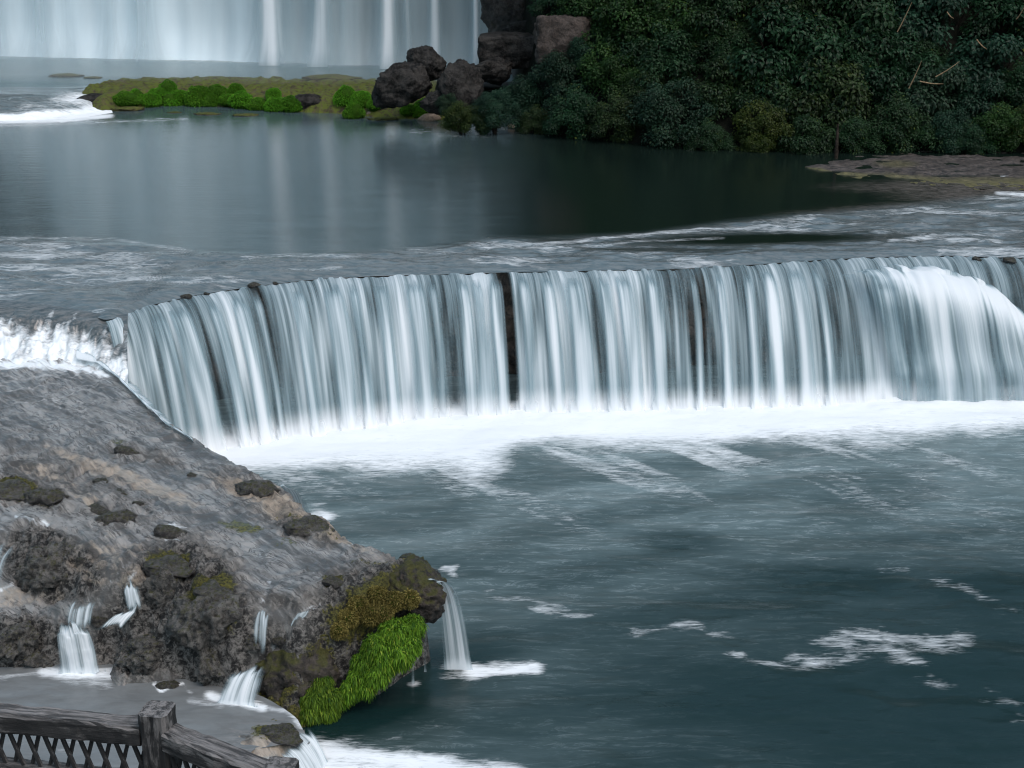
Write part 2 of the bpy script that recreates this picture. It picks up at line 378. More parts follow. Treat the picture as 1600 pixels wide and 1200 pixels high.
Yw = ly[:, None] + (62-ly[:, None])*t[None]; Xw = np.repeat(xs[:, None], nv, 1)
px, py = proj(np.stack([Xw, Yw, 0*Xw], -1))
dl = Yw-ly[:, None]
up_edge = np.interp(px, [-200, 0, 130, 300, 450, 560, 700, 760, 850, 1000, 1130, 1250, 1400, 1600, 1900], [372, 372, 376, 392, 400, 394, 384, 372, 372, 366, 348, 335, 322, 300, 300])
turb = ss(py-up_edge, -7, 9)
right = ss(px, 1150, 1400)
sh = np.maximum(turb*.85, ss(py, 284, 330)*ss(px, 1010, 1420)*ss(py-up_edge, -14, 6))
sh = np.maximum(sh, blob(px, py, [(1560, 300, 140, 22, .9), (1500, 292, 160, 10, .8)]))
# two calm dark tongues
calm = blob(px, py, [(1190, 374, 190, 10, 1.0, -1), (560, 440, 20, 5, 0), (1040, 392, 130, 4, .6), (880, 376, 60, 4, .5)])
turb2 = turb*(1-calm); sh = sh*(1-.95*calm)
foam = np.zeros_like(px)
for poly, w, s in [([(770, 384), (860, 380), (960, 372), (1100, 358), (1200, 353)], 5, .55), ([(860, 388), (1000, 378), (1130, 372)], 4, .45), ([(1395, 379), (1440, 371), (1500, 377), (1560, 376)], 7, .55),
                   ([(1420, 372), (1480, 366)], 4, .5), ([(1560, 302), (1640, 305)], 5, .75), ([(1540, 308), (1600, 310)], 4, .5), ([(1500, 271), (1545, 268)], 3, .55), ([(1565, 276), (1640, 271)], 3, .7),
                   ([(0, 373), (60, 371), (180, 374), (300, 392)], 5, .45), ([(380, 402), (470, 398), (560, 402)], 6, .40), ([(0, 436), (150, 440), (300, 436)], 6, .38), ([(640, 390), (740, 400)], 8, .35), ([(0, 400), (120, 392), (260, 410)], 12, .3),
                   ([(900, 400), (1010, 397), (1080, 400)], 6, .3), ([(0, 190), (100, 188), (170, 181)], 6, .95), ([(0, 196), (180, 190), (290, 186)], 5, .45), ([(250, 187), (420, 190), (560, 196)], 4, .25), ([(0, 234), (60, 240)], 7, .2), ([(1330, 262), (1260, 258)], 3, .12)]:
    foam = np.maximum(foam, s*np.exp(-(segdist(px, py, poly, 2.0)/(w*1.6))**2))
foam = np.maximum(foam, blob(px, py, [(720, 204, 110, 14, .36)])*(vnoise(Xw*4, Yw*2) > .55))
foam = np.maximum(foam, turb2*(.16+.30*ss(fbm(Xw*.45, Yw*1.7, o=4, seed=14), .45, .68)))
rp = (fbm(Xw*.9, Yw*2.6, o=3, seed=11)-.5)*.20 + (fbm(Xw*3, Yw*8, o=3, seed=12)-.5)*.07
Zw = rp*turb2*ss(dl, 0, .8) - .07*np.exp(-(dl/.22)**2) + .04*turb*ss(dl, .1, .6)*ss(-dl, -3, -.4)
o = mk('river_water', np.stack([Xw, Yw, Zw], -1).reshape(-1, 3), grid(nu, nv), MAT['river'], attrs=dict(shallow=sh, foam=foam, air=np.clip(turb2*.50+(1-turb2)*.46*ss(-px, -900, -620), 0, 1))); tag(o, kind='structure')  # air also paints far fall and sky reflection into riffles and calm left

# far pool, one step higher, behind the mossy ledge
edge_px = [(-400, 139), (0, 139), (120, 139), (200, 128), (400, 126), (580, 128), (700, 128)]
eW = np.array([at(a, b, z=ZF) for a, b in edge_px])
nu, nv = 160, 60
xs = np.linspace(-45, 4, nu); e = np.interp(xs, eW[:, 0], eW[:, 1])
Yw = e[:, None] + (90-e[:, None])*np.linspace(0, 1, nv)[None]; Xw = np.repeat(xs[:, None], nv, 1)
px, py = proj(np.stack([Xw, Yw, 0*Xw+ZF], -1))
fb = np.interp(px, [-400, 0, 400, 760], [84, 85, 96, 103])
foam = np.exp(-((py-fb)/4.0)**2)*np.interp(px, [-400, 300, 500, 800], [.55, .6, .5, .45])
air = .55+.4*np.exp(-((py-fb)/12.0)**2)
o = mk('far_pool_water', np.stack([Xw, Yw, 0*Xw+ZF], -1).reshape(-1, 3), grid(nu, nv), MAT['farp'], attrs=dict(shallow=0*px, foam=foam, air=air)); tag(o, kind='structure')

# ------------------------------------------------------------------ plunge pool
xs = np.arange(-12, 18, .055); ys = np.arange(9, 33.5, .055)
Xw, Yw = np.meshgrid(xs, ys, indexing='ij')
px, py = proj(np.stack([Xw, Yw, 0*Xw+ZP], -1))
bk = sorted(base_px); bx = np.array([base_px[k][0] for k in bk]); by = np.array([base_px[k][1] for k in bk])
d = py-np.interp(px, bx, by)
wid = np.interp(px, [300, 350, 450, 560, 650, 740, 800, 850, 950, 1050, 1150, 1250, 1400, 1500, 1600, 1900], [24, 28, 46, 50, 62, 82, 52, 40, 44, 44, 44, 40, 46, 44, 40, 36])
wid = wid*1.12*(.72+.56*fbm(Xw*.8, Yw*.8, o=4, seed=20))
foam = np.where(d < 0, ss(d, -26, -6), 1.1*ss(-d/wid, -1.75, -.45))
wpx = px + (fbm(Xw*1.1, Yw*1.6, o=4, seed=24)-.5)*40; wpy = py + (fbm(Xw*1.3, Yw*2.2, o=4, seed=25)-.5)*26
brk = .25 + 1.05*ss(fbm(Xw*1.9, Yw*5.0, o=5, seed=26), .36, .66)
for poly, w, s in [
                   ([(350, 720), (420, 750), (440, 775)], 10, .45), ([(480, 808), (500, 800)], 9, .8),
                   ([(735, 1047), (780, 1047), (822, 1046)], 9, 1.05), ([(700, 1046), (740, 1050)], 6, .5), ([(650, 1065), (640, 1068)], 5, .6), ([(690, 890), (705, 892)], 4, .6),
                   ([(760, 925), (800, 940)], 4, .48), ([(800, 938), (860, 960), (930, 980)], 7, .50), ([(985, 990), (1040, 975), (1100, 990), (1150, 1010)], 6, .50), ([(1140, 1008), (1200, 1030), (1290, 1035), (1350, 1022)], 7, .46),
                   ([(1300, 1000), (1390, 992), (1500, 1000)], 9, .52), ([(1370, 1010), (1430, 1040), (1500, 1072), (1600, 1120), (1680, 1150)], 7, .50), ([(1510, 1080), (1600, 1110)], 6, .46),
                   ([(1380, 885), (1450, 900), (1540, 935), (1620, 975)], 6, .36), ([(1200, 850), (1300, 880)], 14, .25), ([(1000, 800), (1120, 830)], 14, .22),
                   ([(470, 1172), (560, 1186), (700, 1204), (800, 1215)], 13, 1.0), ([(560, 1170), (640, 1150), (720, 1120)], 8, .30), ([(520, 1200), (700, 1230)], 30, .8)]:
    foam = np.maximum(foam, (min(s*(1.15 if s > .75 else 1.0), 1.0) if s > .535 else s*.78*brk)*np.exp(-(segdist(wpx, wpy, poly, 1.7)/(w*(2.3 if s > .535 else 4.2)))**2))
al = (Xw*.62-Yw*.785); ac = (Xw*.785+Yw*.62)
comb = ss(fbm(ac*1.7+.35*np.sin(al*.5), al*.22, o=5, seed=28), .44, .72)
reach = np.clip(np.interp(px, [300, 450, 600, 760, 900, 1100, 1300, 1500, 1800], [30, 60, 100, 130, 150, 140, 120, 100, 70]), 1, 999)*(.5+1.0*fbm(ac*.5, al*.1, o=3, seed=29))
foam = np.maximum(foam, .74*comb*np.exp(-np.clip(d-wid*.8, 0, 999)/reach)*ss(d, 0, 20))
foam = np.maximum(foam, .30*ss(fbm(ac*1.1, al*.30, o=5, seed=30), .48, .74)*ss(-py, -1010, -760)*ss(px, 700, 1000))
air = np.interp(py, [600, 700, 760, 850, 950, 1050, 1200], [1, 1, .88, .66, .46, .33, .30])
air = air*(1-.66*ss(px, 900, 1500)*ss(py, 740, 960)) + .22*ss(-px, -900, -600)*ss(py, 800, 1100)
air = air*np.interp(py, [640, 760, 1000], [1, .92, .80])*(1-.38*ss(px, 820, 1150)*ss(py, 800, 1000))
air = air*(.66+.62*ss(fbm((Xw*.94+Yw*.34)*.35, (Yw*.94-Xw*.34)*1.1, o=5, seed=27), .33, .66))
air = air*(1-.75*blob(px, py, [(1060, 845, 70, 16, .9, 4), (1300, 905, 160, 22, .9, 4), (1520, 915, 120, 20, .9), (1200, 1090, 190, 45, .85), (1560, 1080, 130, 60, .8), (980, 1030, 90, 30, .45), (1400, 1140, 200, 60, .7)]))
air = air*(1-.97*blob(px, py, [(560, 1115, 190, 48, 1.0, -16), (690, 1050, 90, 40, .9, -20)]))  # air also cut below the moss nose, painting its dark shade on the water
Zw = (fbm(Xw*.7, Yw*1.4, o=4, seed=21)-.5)*.12 + ss(-d, -.4*55, 0)*.06*(fbm(Xw*3, Yw*3, o=3, seed=23)) + ZP
o = mk('plunge_pool_water', np.stack([Xw, Yw, Zw], -1).reshape(-1, 3), grid(len(xs), len(ys)), MAT['pool'], attrs=dict(shallow=0*px, foam=np.clip(foam, 0, 1.1), air=np.clip(air, 0, 1))); tag(o, kind='structure')

# ------------------------------------------------------------------ the broad fall
fallL = np.array([at(a, b, z=0) for a, b in lip_px if a in base_px]); fallB = np.array([at(*base_px[a], z=ZP) for a, b in lip_px if a in base_px])
keys = [a for a, b in lip_px if a in base_px]
def curtain(name, k0, k1, parent, n=None, out=0.0, mat='fall', nv=44, amp=.05, seed=0, dens_fn=None, label=None):
    m = n or int((k1-k0)*1.6)
    kk = np.linspace(k0, k1, m)
    L = np.stack([np.interp(kk, keys, fallL[:, i]) for i in range(3)], 1); B = np.stack([np.interp(kk, keys, fallB[:, i]) for i in range(3)], 1)
    s = np.r_[0, np.cumsum(np.linalg.norm(np.diff(L, axis=0), axis=1))] + k0*.0135
    v = np.linspace(0, 1, nv)
    q = v**.85
    jit = (vnoise(s*7, s*0, seed=seed+1)-.5)*.10 + (vnoise(s*2.2, s*0, seed=seed+2)-.5)*.10     # ragged start on the lip
    hor = L[:, None, :2] + (B-L)[:, None, :2]*(q[None, :, None]**.8)
    nrm = (B-L)[:, :2]; nrm /= np.linalg.norm(nrm, axis=1)[:, None]+1e-9
    disp = (fbm(s[:, None]*3.5+0*v, v[None]*.5+0*s[:, None], o=3, seed=seed+5)-.5)*2*amp*ss(v, 0, .25)[None] + out*ss(v, 0.02, .2)[None]
    disp = disp + .10*ss(v, .93, 1.0)[None]**2 + jit[:, None]*(1-ss(v, 0, .2))[None]
    hor = hor + nrm[:, None]*disp[..., None]
    z = -.075 - q[None]**1.75*(-ZP-.075) + 0*s[:, None] - .05*ss(v, .9, 1)[None]
    z = z + (vnoise(s*9, s*0, seed=seed+8)[:, None]-.5)*.05*(1-ss(v, 0, .1))[None]
    V = np.concatenate([hor, z[..., None]], -1)
    pxm = 0*s[:, None] + np.interp(kk, keys, [(k+base_px[k][0])/2 for k in keys])[:, None] + 0*v
    dens = dens_fn(pxm, v[None]+0*pxm)
    fl = np.stack([s[:, None]+0*v, v[None]*2.6+0*s[:, None], 0*pxm+seed], -1)
    o = mk(name, V.reshape(-1, 3), grid(m, nv), MAT[mat], parent, attrs=dict(dens=dens), uv=fl.reshape(-1, 3))
    if label: o['label'] = label
    return o
prof = np.array([(150, .6), (180, .55), (205, .72), (235, .55), (262, .42), (290, .75), (318, .50), (326, .40), (350, .68), (395, .66), (410, .3), (421, .2), (432, .60), (470, .55), (500, .50), (530, .78), (560, .68), (600, .55), (640, .78), (672, .55), (700, .42), (722, .5), (750, .85), (772, .80), (784, .1), (790, -.1), (798, -.1), (806, .5), (830, .62), (870, .5), (900, .8), (940, .6), (985, .72), (1020, .78), (1034, .34), (1048, .30), (1070, .42), (1100, .40), (1140, .44), (1170, .46), (1210, .62), (1255, .65), (1290, .5), (1305, .36), (1318, .55), (1345, .6), (1400, .65), (1500, .6), (1600, .45), (1700, .45), (1950, .5)])
def dens_main(p, v):
    d = np.interp(p, prof[:, 0], prof[:, 1])*.82+.01
    d = d + .04*(1-ss(v, .0, .12)) + .25*ss(v, .85, 1.0)
    d = d*(1-.5*ss(p, 1400, 1470)*ss(v, .25, .6))
    return np.clip(d, 0, 1.2)
wf = empty('waterfall', tuple(at(800, 645, z=ZP)), 'broad silky white waterfall curving across the river in front of the calm pool', 'waterfall')
curtain('water_curtain', 164, 786, wf, seed=1, dens_fn=dens_main)
curtain('water_curtain', 786, 1900, wf, seed=4, dens_fn=dens_main)
# brighter ropes of water standing proud of the curtain
for k, wdt in [(232, 14), (268, 20), (318, 14), (362, 18), (392, 10), (455, 14), (512, 22), (545, 12), (588, 16), (640, 22), (668, 10), (716, 12), (742, 20), (768, 14), (812, 10), (850, 12), (884, 22), (935, 14), (968, 18), (1012, 16), (1075, 8), (1118, 9), (1160, 9), (1192, 14), (1232, 16), (1262, 10)]:
    curtain('water_strand', k-wdt, k+wdt, wf, n=18, out=.09+.05*random.random(), seed=int(k), nv=30, amp=.02,
            dens_fn=lambda p, v, k=k, w=wdt: np.clip((1-np.abs(np.linspace(-1, 1, p.shape[0]))**1.6)[:, None]*(.62+.15*v)*ss(v, .0, .2), 0, 1))
# rock wall behind the curtain
kk = np.linspace(166, 1900, 420); v = np.linspace(0, 1, 40)
L = np.stack([np.interp(kk, keys, fallL[:, i]) for i in range(3)], 1)
V = np.zeros((420, 40, 3)); V[..., 0] = L[:, None, 0]; V[..., 1] = L[:, None, 1] + .12 + .5*np.sin(v*2.4)[None]*.6
V[..., 2] = -.10 - v[None]*2.9
V[..., 1] -= (fbm(V[..., 0]*1.2, V[..., 2]*2.2, o=5, seed=31)-.45)*.55*ss(v, .04, .3)[None]
o = mk('rock_face', V.reshape(-1, 3), grid(420, 40), MAT['wall']); tag(o, kind='structure')

# the gush on the far right: water striking a hidden block and fanning out over it
def fan(name, rows, parent, mat, n=120, nv=40, dens=None, amp=.04, seed=0, fs=1.0):
    "rows: polylines of world points from top to bottom, same count, joined by a smooth surface"
    R = [resample(r, n)[0] for r in rows]; R = np.stack(R, 1)
    tt = np.linspace(0, len(rows)-1, nv); k = np.clip(tt.astype(int), 0, len(rows)-2); f = (tt-k)[None, :, None]
    def g_(i): return R[:, np.clip(i, 0, len(rows)-1)]
    p0, p1, p2, p3 = g_(k-1), g_(k), g_(k+1), g_(k+2)
    V = .5*(2*p1 + (p2-p0)*f + (2*p0-5*p1+4*p2-p3)*f**2 + (3*p1-p0-3*p2+p3)*f**3)
    u = np.r_[0, np.cumsum(np.linalg.norm(np.diff(R[:, -1], axis=0), axis=1))]
    vv = np.linspace(0, 1, nv)
    du = np.gradient(V, axis=0); dv = np.gradient(V, axis=1); nr = np.cross(du, dv); nr /= np.linalg.norm(nr, axis=-1, keepdims=True)+1e-9
    nr *= np.sign(nr[..., 1:2]*-1+1e-6)
    V = V + nr*((fbm(u[:, None]*4*fs+0*vv, vv[None]*1.2+0*u[:, None], o=3, seed=seed)-.5)*2*amp)[..., None]
    U, VV = np.meshgrid(np.linspace(0, 1, n), vv, indexing='ij')
    de = dens(U, VV) if dens else np.full(U.shape, .7)
    fl = np.stack([u[:, None]+0*vv, VV*2, 0*U+seed], -1)
    return mk(name, V.reshape(-1, 3), grid(n, nv), MAT[mat], parent, attrs=dict(dens=de), uv=fl.reshape(-1, 3))
def P(lst): return [at(*p[:2], Y=p[2]) for p in lst]
Yb = 29.6
def dgush(U, V):
    e = ss(U+.16*(fbm(V*7, U*9, o=3, seed=79)-.5), .0, .30)*ss(V+.22*(vnoise(U*34, V*0, seed=80)-.5), .02, .26)
    top = 1-ss(V, .12, .55)
    d = .44 + 1.0*top + .30*(fbm(U*14, V*1.5, o=3, seed=78)-.5) + .45*np.exp(-((U-.30)/.05)**2)*ss(V, .1, .3) + .35*ss(U, .72, .95)*(1-ss(V, .5, 1)) + .5*ss(V, .93, 1)
    return np.clip(d*e, 0, 1.3)
fan('water_gush', [P([(1285, 440, 30.75), (1335, 420, 30.9), (1400, 414, 31.0), (1470, 418, 31.0), (1530, 436, 30.9), (1600, 478, 30.8), (1700, 520, 30.7)]),
                   P([(1308, 446, 30.2), (1345, 430, 30.2), (1400, 424, 30.2), (1475, 428, 30.2), (1545, 450, 30.2), (1620, 500, 30.2), (1715, 545, 30.1)]),
                   P([(1322, 480, 29.55), (1362, 466, 29.5), (1412, 462, 29.5), (1490, 468, 29.5), (1562, 490, 29.5), (1640, 540, 29.5), (1730, 570, 29.5)]),
                   P([(1336, 540, 29.2), (1380, 540, 29.15), (1432, 540, 29.15), (1512, 545, 29.15), (1590, 555, 29.15), (1660, 580, 29.15), (1745, 598, 29.15)]),
                   P([(1345, 590, 28.95), (1390, 590, 28.9), (1444, 590, 28.9), (1524, 590, 28.9), (1604, 590, 28.9), (1672, 600, 28.9), (1755, 610, 28.9)]),
                   [at(a_, 637-4*i_*.2, z=-2.72) for i_, a_ in enumerate((1350, 1396, 1450, 1532, 1612, 1680, 1760))]],
    wf, 'fall', 260, 60, dgush, .09, 77)

# ------------------------------------------------------------------ rapids on the left pouring onto the shelf
ra = empty('rapids', tuple(at(80, 560, z=-.7)), 'white frothing rapids spilling off the river onto the grey rock shelf', 'rapids')
tx = [(-300, 462), (-100, 464), (0, 468), (60, 474), (110, 481), (150, 489), (200, 490)]
bxx = [(-300, 573, -.80), (-100, 573, -.80), (0, 573, -.80), (50, 573, -.80), (100, 575, -.82), (140, 579, -.84), (200, 603, -.93)]
A = np.array([at(a, b, z=-.03) for a, b in tx]); B = np.array([at(*b[:2], z=b[2]-.02) for b in bxx])
n, nv = 340, 110
Ra, _ = resample(A, n); Rb, _ = resample(B, n); v = np.linspace(0, 1, nv)
V = Ra[:, None]*(1-v)[None, :, None] + Rb[:, None]*v[None, :, None]
V[..., 2] = -.03 + (Rb[:, None, 2]+.03)*(v**1.35)[None]
lump = fbm(V[..., 0]*5, V[..., 1]*3.2, o=4, seed=41); lump2 = fbm(V[..., 0]*13, V[..., 1]*7, o=3, seed=42)
V[..., 2] += ss(v, .1, .45)[None]*((lump-.45)*.26 + (lump2-.5)*.10)*(1-.6*ss(v, .85, 1))[None]
px, py = proj(V)
foam = ss(v, .05, .80)[None]*.98 + 1.3*(fbm(V[..., 0]*7, V[..., 1]*3.5, o=4, seed=43)-.5)*(1-.6*ss(v, .6, 1))[None]-.08
foam = foam*(1-.3*ss(px, 90, 180)*(1-ss(v, .5, .9))[None])
mk('froth', V.reshape(-1, 3), grid(n, nv), MAT['river'], ra, attrs=dict(shallow=0*px+.9, foam=np.clip(foam, 0, 1.05), air=0*px+.3))
# skirt of water curling round the corner of the shelf
rows = [pts([(120, 545, -.55), (150, 556, -.62), (178, 580, -.68), (215, 615, -.76), (255, 655, -.82), (300, 684, -.86)]),
        pts([(122, 562, -.68), (152, 568, -.72), (186, 592, -.78), (222, 628, -.84), (262, 664, -.88), (303, 690, -.92)]),
        pts([(150, 556, -.9), (182, 562, -1.0), (205, 590, -1.2), (240, 630, -1.35), (280, 668, -1.45), (312, 700, -1.5)])]
fan('corner_chute', rows[::-1], ra, 'fall', 90, 20, lambda U, V: np.clip((.95-.3*U)*ss(V, 0, .35)*(1-.85*ss(V, .82, 1)), 0, 1), .02, 51)

# ------------------------------------------------------------------ rock shelf
ctrl = [(-400, 560, -.62), (-150, 562, -.68), (0, 566, -.72), (80, 566, -.74), (150, 574, -.77), (200, 606, -.83), (255, 652, -.90), (340, 705, -.95), (435, 752, -1.0), (480, 797, -1.04), (560, 846, -1.06), (640, 874, -1.08), (688, 893, -1.12), (700, 915, -1.2),
        (-300, 640, -.75), (0, 640, -.80), (100, 640, -.80), (180, 660, -.84), (0, 720, -.86), (150, 700, -.85), (280, 740, -.93), (0, 790, -.96), (150, 800, -.97), (300, 800, -.98), (400, 800, -1.0), (300, 860, -1.02), (450, 850, -1.03), (420, 905, -1.10), (520, 890, -1.08), (580, 905, -1.08), (650, 905, -1.12),
        (0, 838, -1.02), (60, 845, -1.03), (110, 870, -1.06), (190, 860, -1.03), (-250, 840, -1.05),
        (0, 925, -1.52), (60, 935, -1.55), (110, 930, -1.5), (-250, 925, -1.5), (0, 980, -1.68), (90, 965, -1.6), (-250, 980, -1.65), (0, 1030, -2.15), (60, 1035, -2.2), (-250, 1035, -2.2),
        (130, 905, -1.15), (160, 930, -1.28), (130, 1000, -1.85), (130, 1046, -2.3), (190, 1046, -2.3), (200, 925, -1.2), (215, 905, -1.08),
        (195, 985, -1.62), (240, 960, -1.35), (260, 868, -.98), (300, 890, -1.02), (330, 905, -1.05), (350, 930, -1.12), (270, 930, -1.22), (310, 990, -1.5), (250, 1010, -1.8), (240, 1055, -2.3), (320, 1050, -2.05), (300, 1080, -2.35), (370, 985, -1.4), (360, 1040, -1.85),
        (385, 935, -1.15), (400, 962, -1.32), (425, 985, -1.48), (400, 1010, -1.7), (380, 1055, -2.05), (345, 1090, -2.35), (430, 1040, -1.95), (470, 960, -1.22), (490, 935, -1.12), (500, 1000, -1.42), (460, 1010, -1.5), (440, 1060, -2.0), (420, 1095, -2.3), (470, 1060, -2.0), (460, 1110, -2.45),
        (540, 945, -1.2), (600, 930, -1.15), (550, 1000, -1.6), (620, 980, -1.55), (520, 1070, -2.2), (600, 1030, -1.9), (490, 1120, -2.55),
        (0, 1100, -2.4), (200, 1110, -2.4), (330, 1120, -2.38), (430, 1130, -2.3), (470, 1145, -2.28), (440, 1180, -2.3), (400, 1200, -2.3), (200, 1250, -2.4), (-300, 1100, -2.4), (-300, 1260, -2.4), (490, 1175, -2.7), (470, 1215, -2.7), (300, 1300, -2.5), (380, 1180, -2.22)]
cP = pts(ctrl)
def rbf_fit(P):
    D = np.linalg.norm(P[:, None, :2]-P[None, :, :2], axis=-1)
    n = len(P); A = np.zeros((n+3, n+3)); A[:n, :n] = -np.sqrt(D**2+.04); A[:n, :n] += np.eye(n)*.02
    A[:n, n] = 1; A[:n, n+1:] = P[:, :2]; A[n:, :n] = A[:n, n:].T
    return np.linalg.solve(A, np.r_[P[:, 2], 0, 0, 0])
cw = rbf_fit(cP)
outl = pts([(-420, 545, -.62), (100, 556, -.72), (165, 572, -.78), (210, 612, -.85), (262, 657, -.90), (340, 706, -.95), (435, 753, -1.0), (482, 797, -1.04), (560, 847, -1.06), (640, 875, -1.08), (650, 885, -1.12), (612, 905, -1.15), (575, 935, -1.2), (552, 985, -1.6), (522, 1045, -2.05), (478, 1096, -2.4), (474, 1140, -2.35), (482, 1160, -2.4), (470, 1200, -2.5), (440, 1320, -2.5), (-420, 1320, -2.5)])[:, :2]
def outd(x, y):
    d = np.full(x.shape, 1e9)
    for (x0, y0), (x1, y1) in zip(outl, np.roll(outl, -1, 0)):
        dx, dy = x1-x0, y1-y0; t = np.clip(((x-x0)*dx+(y-y0)*dy)/(dx*dx+dy*dy+1e-9), 0, 1)
        d = np.minimum(d, np.hypot(x-x0-t*dx, y-y0-t*dy))
    return np.where(inside(x, y, outl), -d, d)
def shelf_z(x, y, detail=True):
    x = np.asarray(x, float); y = np.asarray(y, float)
    z = cw[-3] + cw[-2]*x + cw[-1]*y
    for (a, b, _), w in zip(cP, cw): z = z - w*np.sqrt((x-a)**2+(y-b)**2+.04)
    wob = (fbm(x*1.8, y*1.8, o=4, seed=61)-.5)*.35
    d = outd(x, y) + wob*.35
    z = z - np.clip(d+.10, 0, .25)**2*3.0 - np.clip(d-.02, 0, .5)*10
    return z
def shelf_masks(px, py):
    rough = blob(px, py, [(70, 880, 62, 48, 1.05, 35), (30, 1010, 120, 42, .95), (280, 950, 90, 95, 1.0, 20), (330, 1000, 70, 80, .95), (215, 1000, 70, 55, .9), (120, 895, 40, 40, .8), (20, 765, 48, 22, .7), (75, 780, 34, 18, .7), (420, 1010, 60, 40, .55), (480, 825, 60, 20, .55, 15), (405, 765, 50, 12, .6, 20), (590, 950, 130, 70, .8, -20), (470, 1060, 70, 70, .95), (560, 1050, 120, 80, .9), (670, 930, 40, 60, 1), (420, 935, 80, 15, .5), (110, 765, 150, 60, .36, 20), (440, 790, 130, 30, .42, 25), (225, 710, 70, 14, .4, 10), (60, 830, 80, 14, .3)])
    tan = blob(px, py, [(190, 745, 150, 14, .78, 22), (60, 735, 60, 12, .7, 15), (120, 765, 80, 14, .6, 40), (400, 770, 90, 16, .82, 20), (480, 815, 110, 14, .85, 24), (150, 880, 60, 45, .7), (160, 870, 40, 30, .75), (215, 905, 34, 26, .8), (200, 860, 40, 16, .6), (330, 930, 20, 15, .4), (440, 760, 40, 8, .6), (30, 930, 110, 18, .45), (420, 975, 60, 30, .45), (400, 1165, 70, 22, .8), (560, 845, 40, 8, .6)])
    moss = blob(px, py, [(330, 925, 26, 40, .85, 60), (265, 875, 34, 14, .85), (310, 960, 45, 32, .55), (360, 960, 16, 40, .6), (375, 820, 40, 8, .7, 10), (595, 940, 90, 38, .9, -22), (430, 1075, 36, 40, .7), (500, 1040, 30, 60, .6), (660, 925, 40, 30, .7), (545, 985, 30, 30, .6), (430, 1140, 40, 16, .75), (460, 1125, 20, 20, .7), (480, 820, 60, 12, .5, 20), (20, 765, 40, 16, .8), (600, 878, 60, 7, .5), (520, 905, 18, 10, .7), (450, 850, 26, 10, .45), (185, 690, 20, 6, .5), (300, 1065, 30, 12, .4), (75, 785, 20, 10, .5)])
    foam = np.zeros(px.shape)
    for poly, w, s in [([(-100, 568), (60, 568), (130, 574), (165, 584)], 10, .85), ([(200, 880), (165, 915), (140, 940)], 8, .45), ([(215, 890), (203, 915)], 7, .5), ([(60, 815), (30, 845)], 9, .45), ([(420, 905), (408, 950)], 6, .45), ([(475, 945), (505, 935)], 6, .5), ([(430, 990), (428, 1024)], 7, .5), ([(340, 930), (385, 975), (392, 1010)], 6, .3), ([(120, 600), (180, 660)], 12, .25), ([(25, 805), (45, 815), (75, 818)], 5, .65), ([(245, 830), (258, 822), (275, 818), (290, 823)], 4, .65), ([(244, 828), (256, 842), (280, 850)], 4, .6), ([(10, 600), (40, 660)], 10, .32), ([(60, 650), (120, 690)], 10, .25), ([(150, 590), (190, 610)], 5, .35), ([(120, 850), (130, 845)], 5, .5), ([(0, 920), (20, 915)], 5, .7),
                       ([(330, 745), (360, 750)], 4, .35), ([(400, 950), (425, 1000)], 4, .35), ([(372, 940), (390, 960)], 5, .35), ([(460, 965), (500, 945)], 4, .5), ([(395, 1010), (410, 975)], 4, .4), ([(0, 700), (80, 730)], 18, .2), ([(230, 880), (250, 870)], 4, .25)]:
        foam = np.maximum(foam, s*np.exp(-(segdist(px, py, poly, 1.3)/(w*1.4))**2))
    return np.clip(rough, 0, 1), np.clip(tan, 0, 1), np.clip(moss, 0, 1), foam
x0, x1 = at(-330, 800, z=-1)[0], at(760, 900, z=-1)[0]
xs = np.arange(-13.5, .6, .034); ys = np.concatenate([np.arange(13.0, 19.5, .034), np.arange(19.5, 28.2, .05)])
Xw, Yw = np.meshgrid(xs, ys, indexing='ij'); Z = shelf_z(Xw, Yw)
px, py = proj(np.stack([Xw, Yw, Z], -1))
rough, tan, moss, foam = shelf_masks(px, py)
det = (fbm(Xw*1.3, Yw*1.3, o=5, seed=63)-.5)*.10
fd = (fbm((Xw*.73+Yw*.68)*1.2, (Yw*.73-Xw*.68)*4.2, o=4, seed=64)-.5)*.045*(1-rough)
pit = (fbm(Xw*3.6, Yw*3.6, Z*3.6, o=5, seed=65, ridged=True)-.62)*.55*rough + (fbm(Xw*9, Yw*9, Z*9, o=3, seed=66)-.5)*.16*rough
tq = fbm(Xw*.55+.2*Yw, Yw*.55, o=5, seed=67)*11; stp = (np.floor(tq)+ss(tq-np.floor(tq), .72, 1.0)-tq)*.055
Z = Z + (det + fd + pit + stp)*ss(-outd(Xw, Yw), -.3, .12)
wet = 1-.8*np.clip(rough*1.2, 0, 1)
shelf = mk('rock_shelf', np.stack([Xw, Yw, Z], -1).reshape(-1, 3), grid(len(xs), len(ys)), MAT['shelf'], attrs=dict(wet=wet, tan=tan, rough=rough, moss=moss, foam=foam)); tag(shelf, kind='structure')

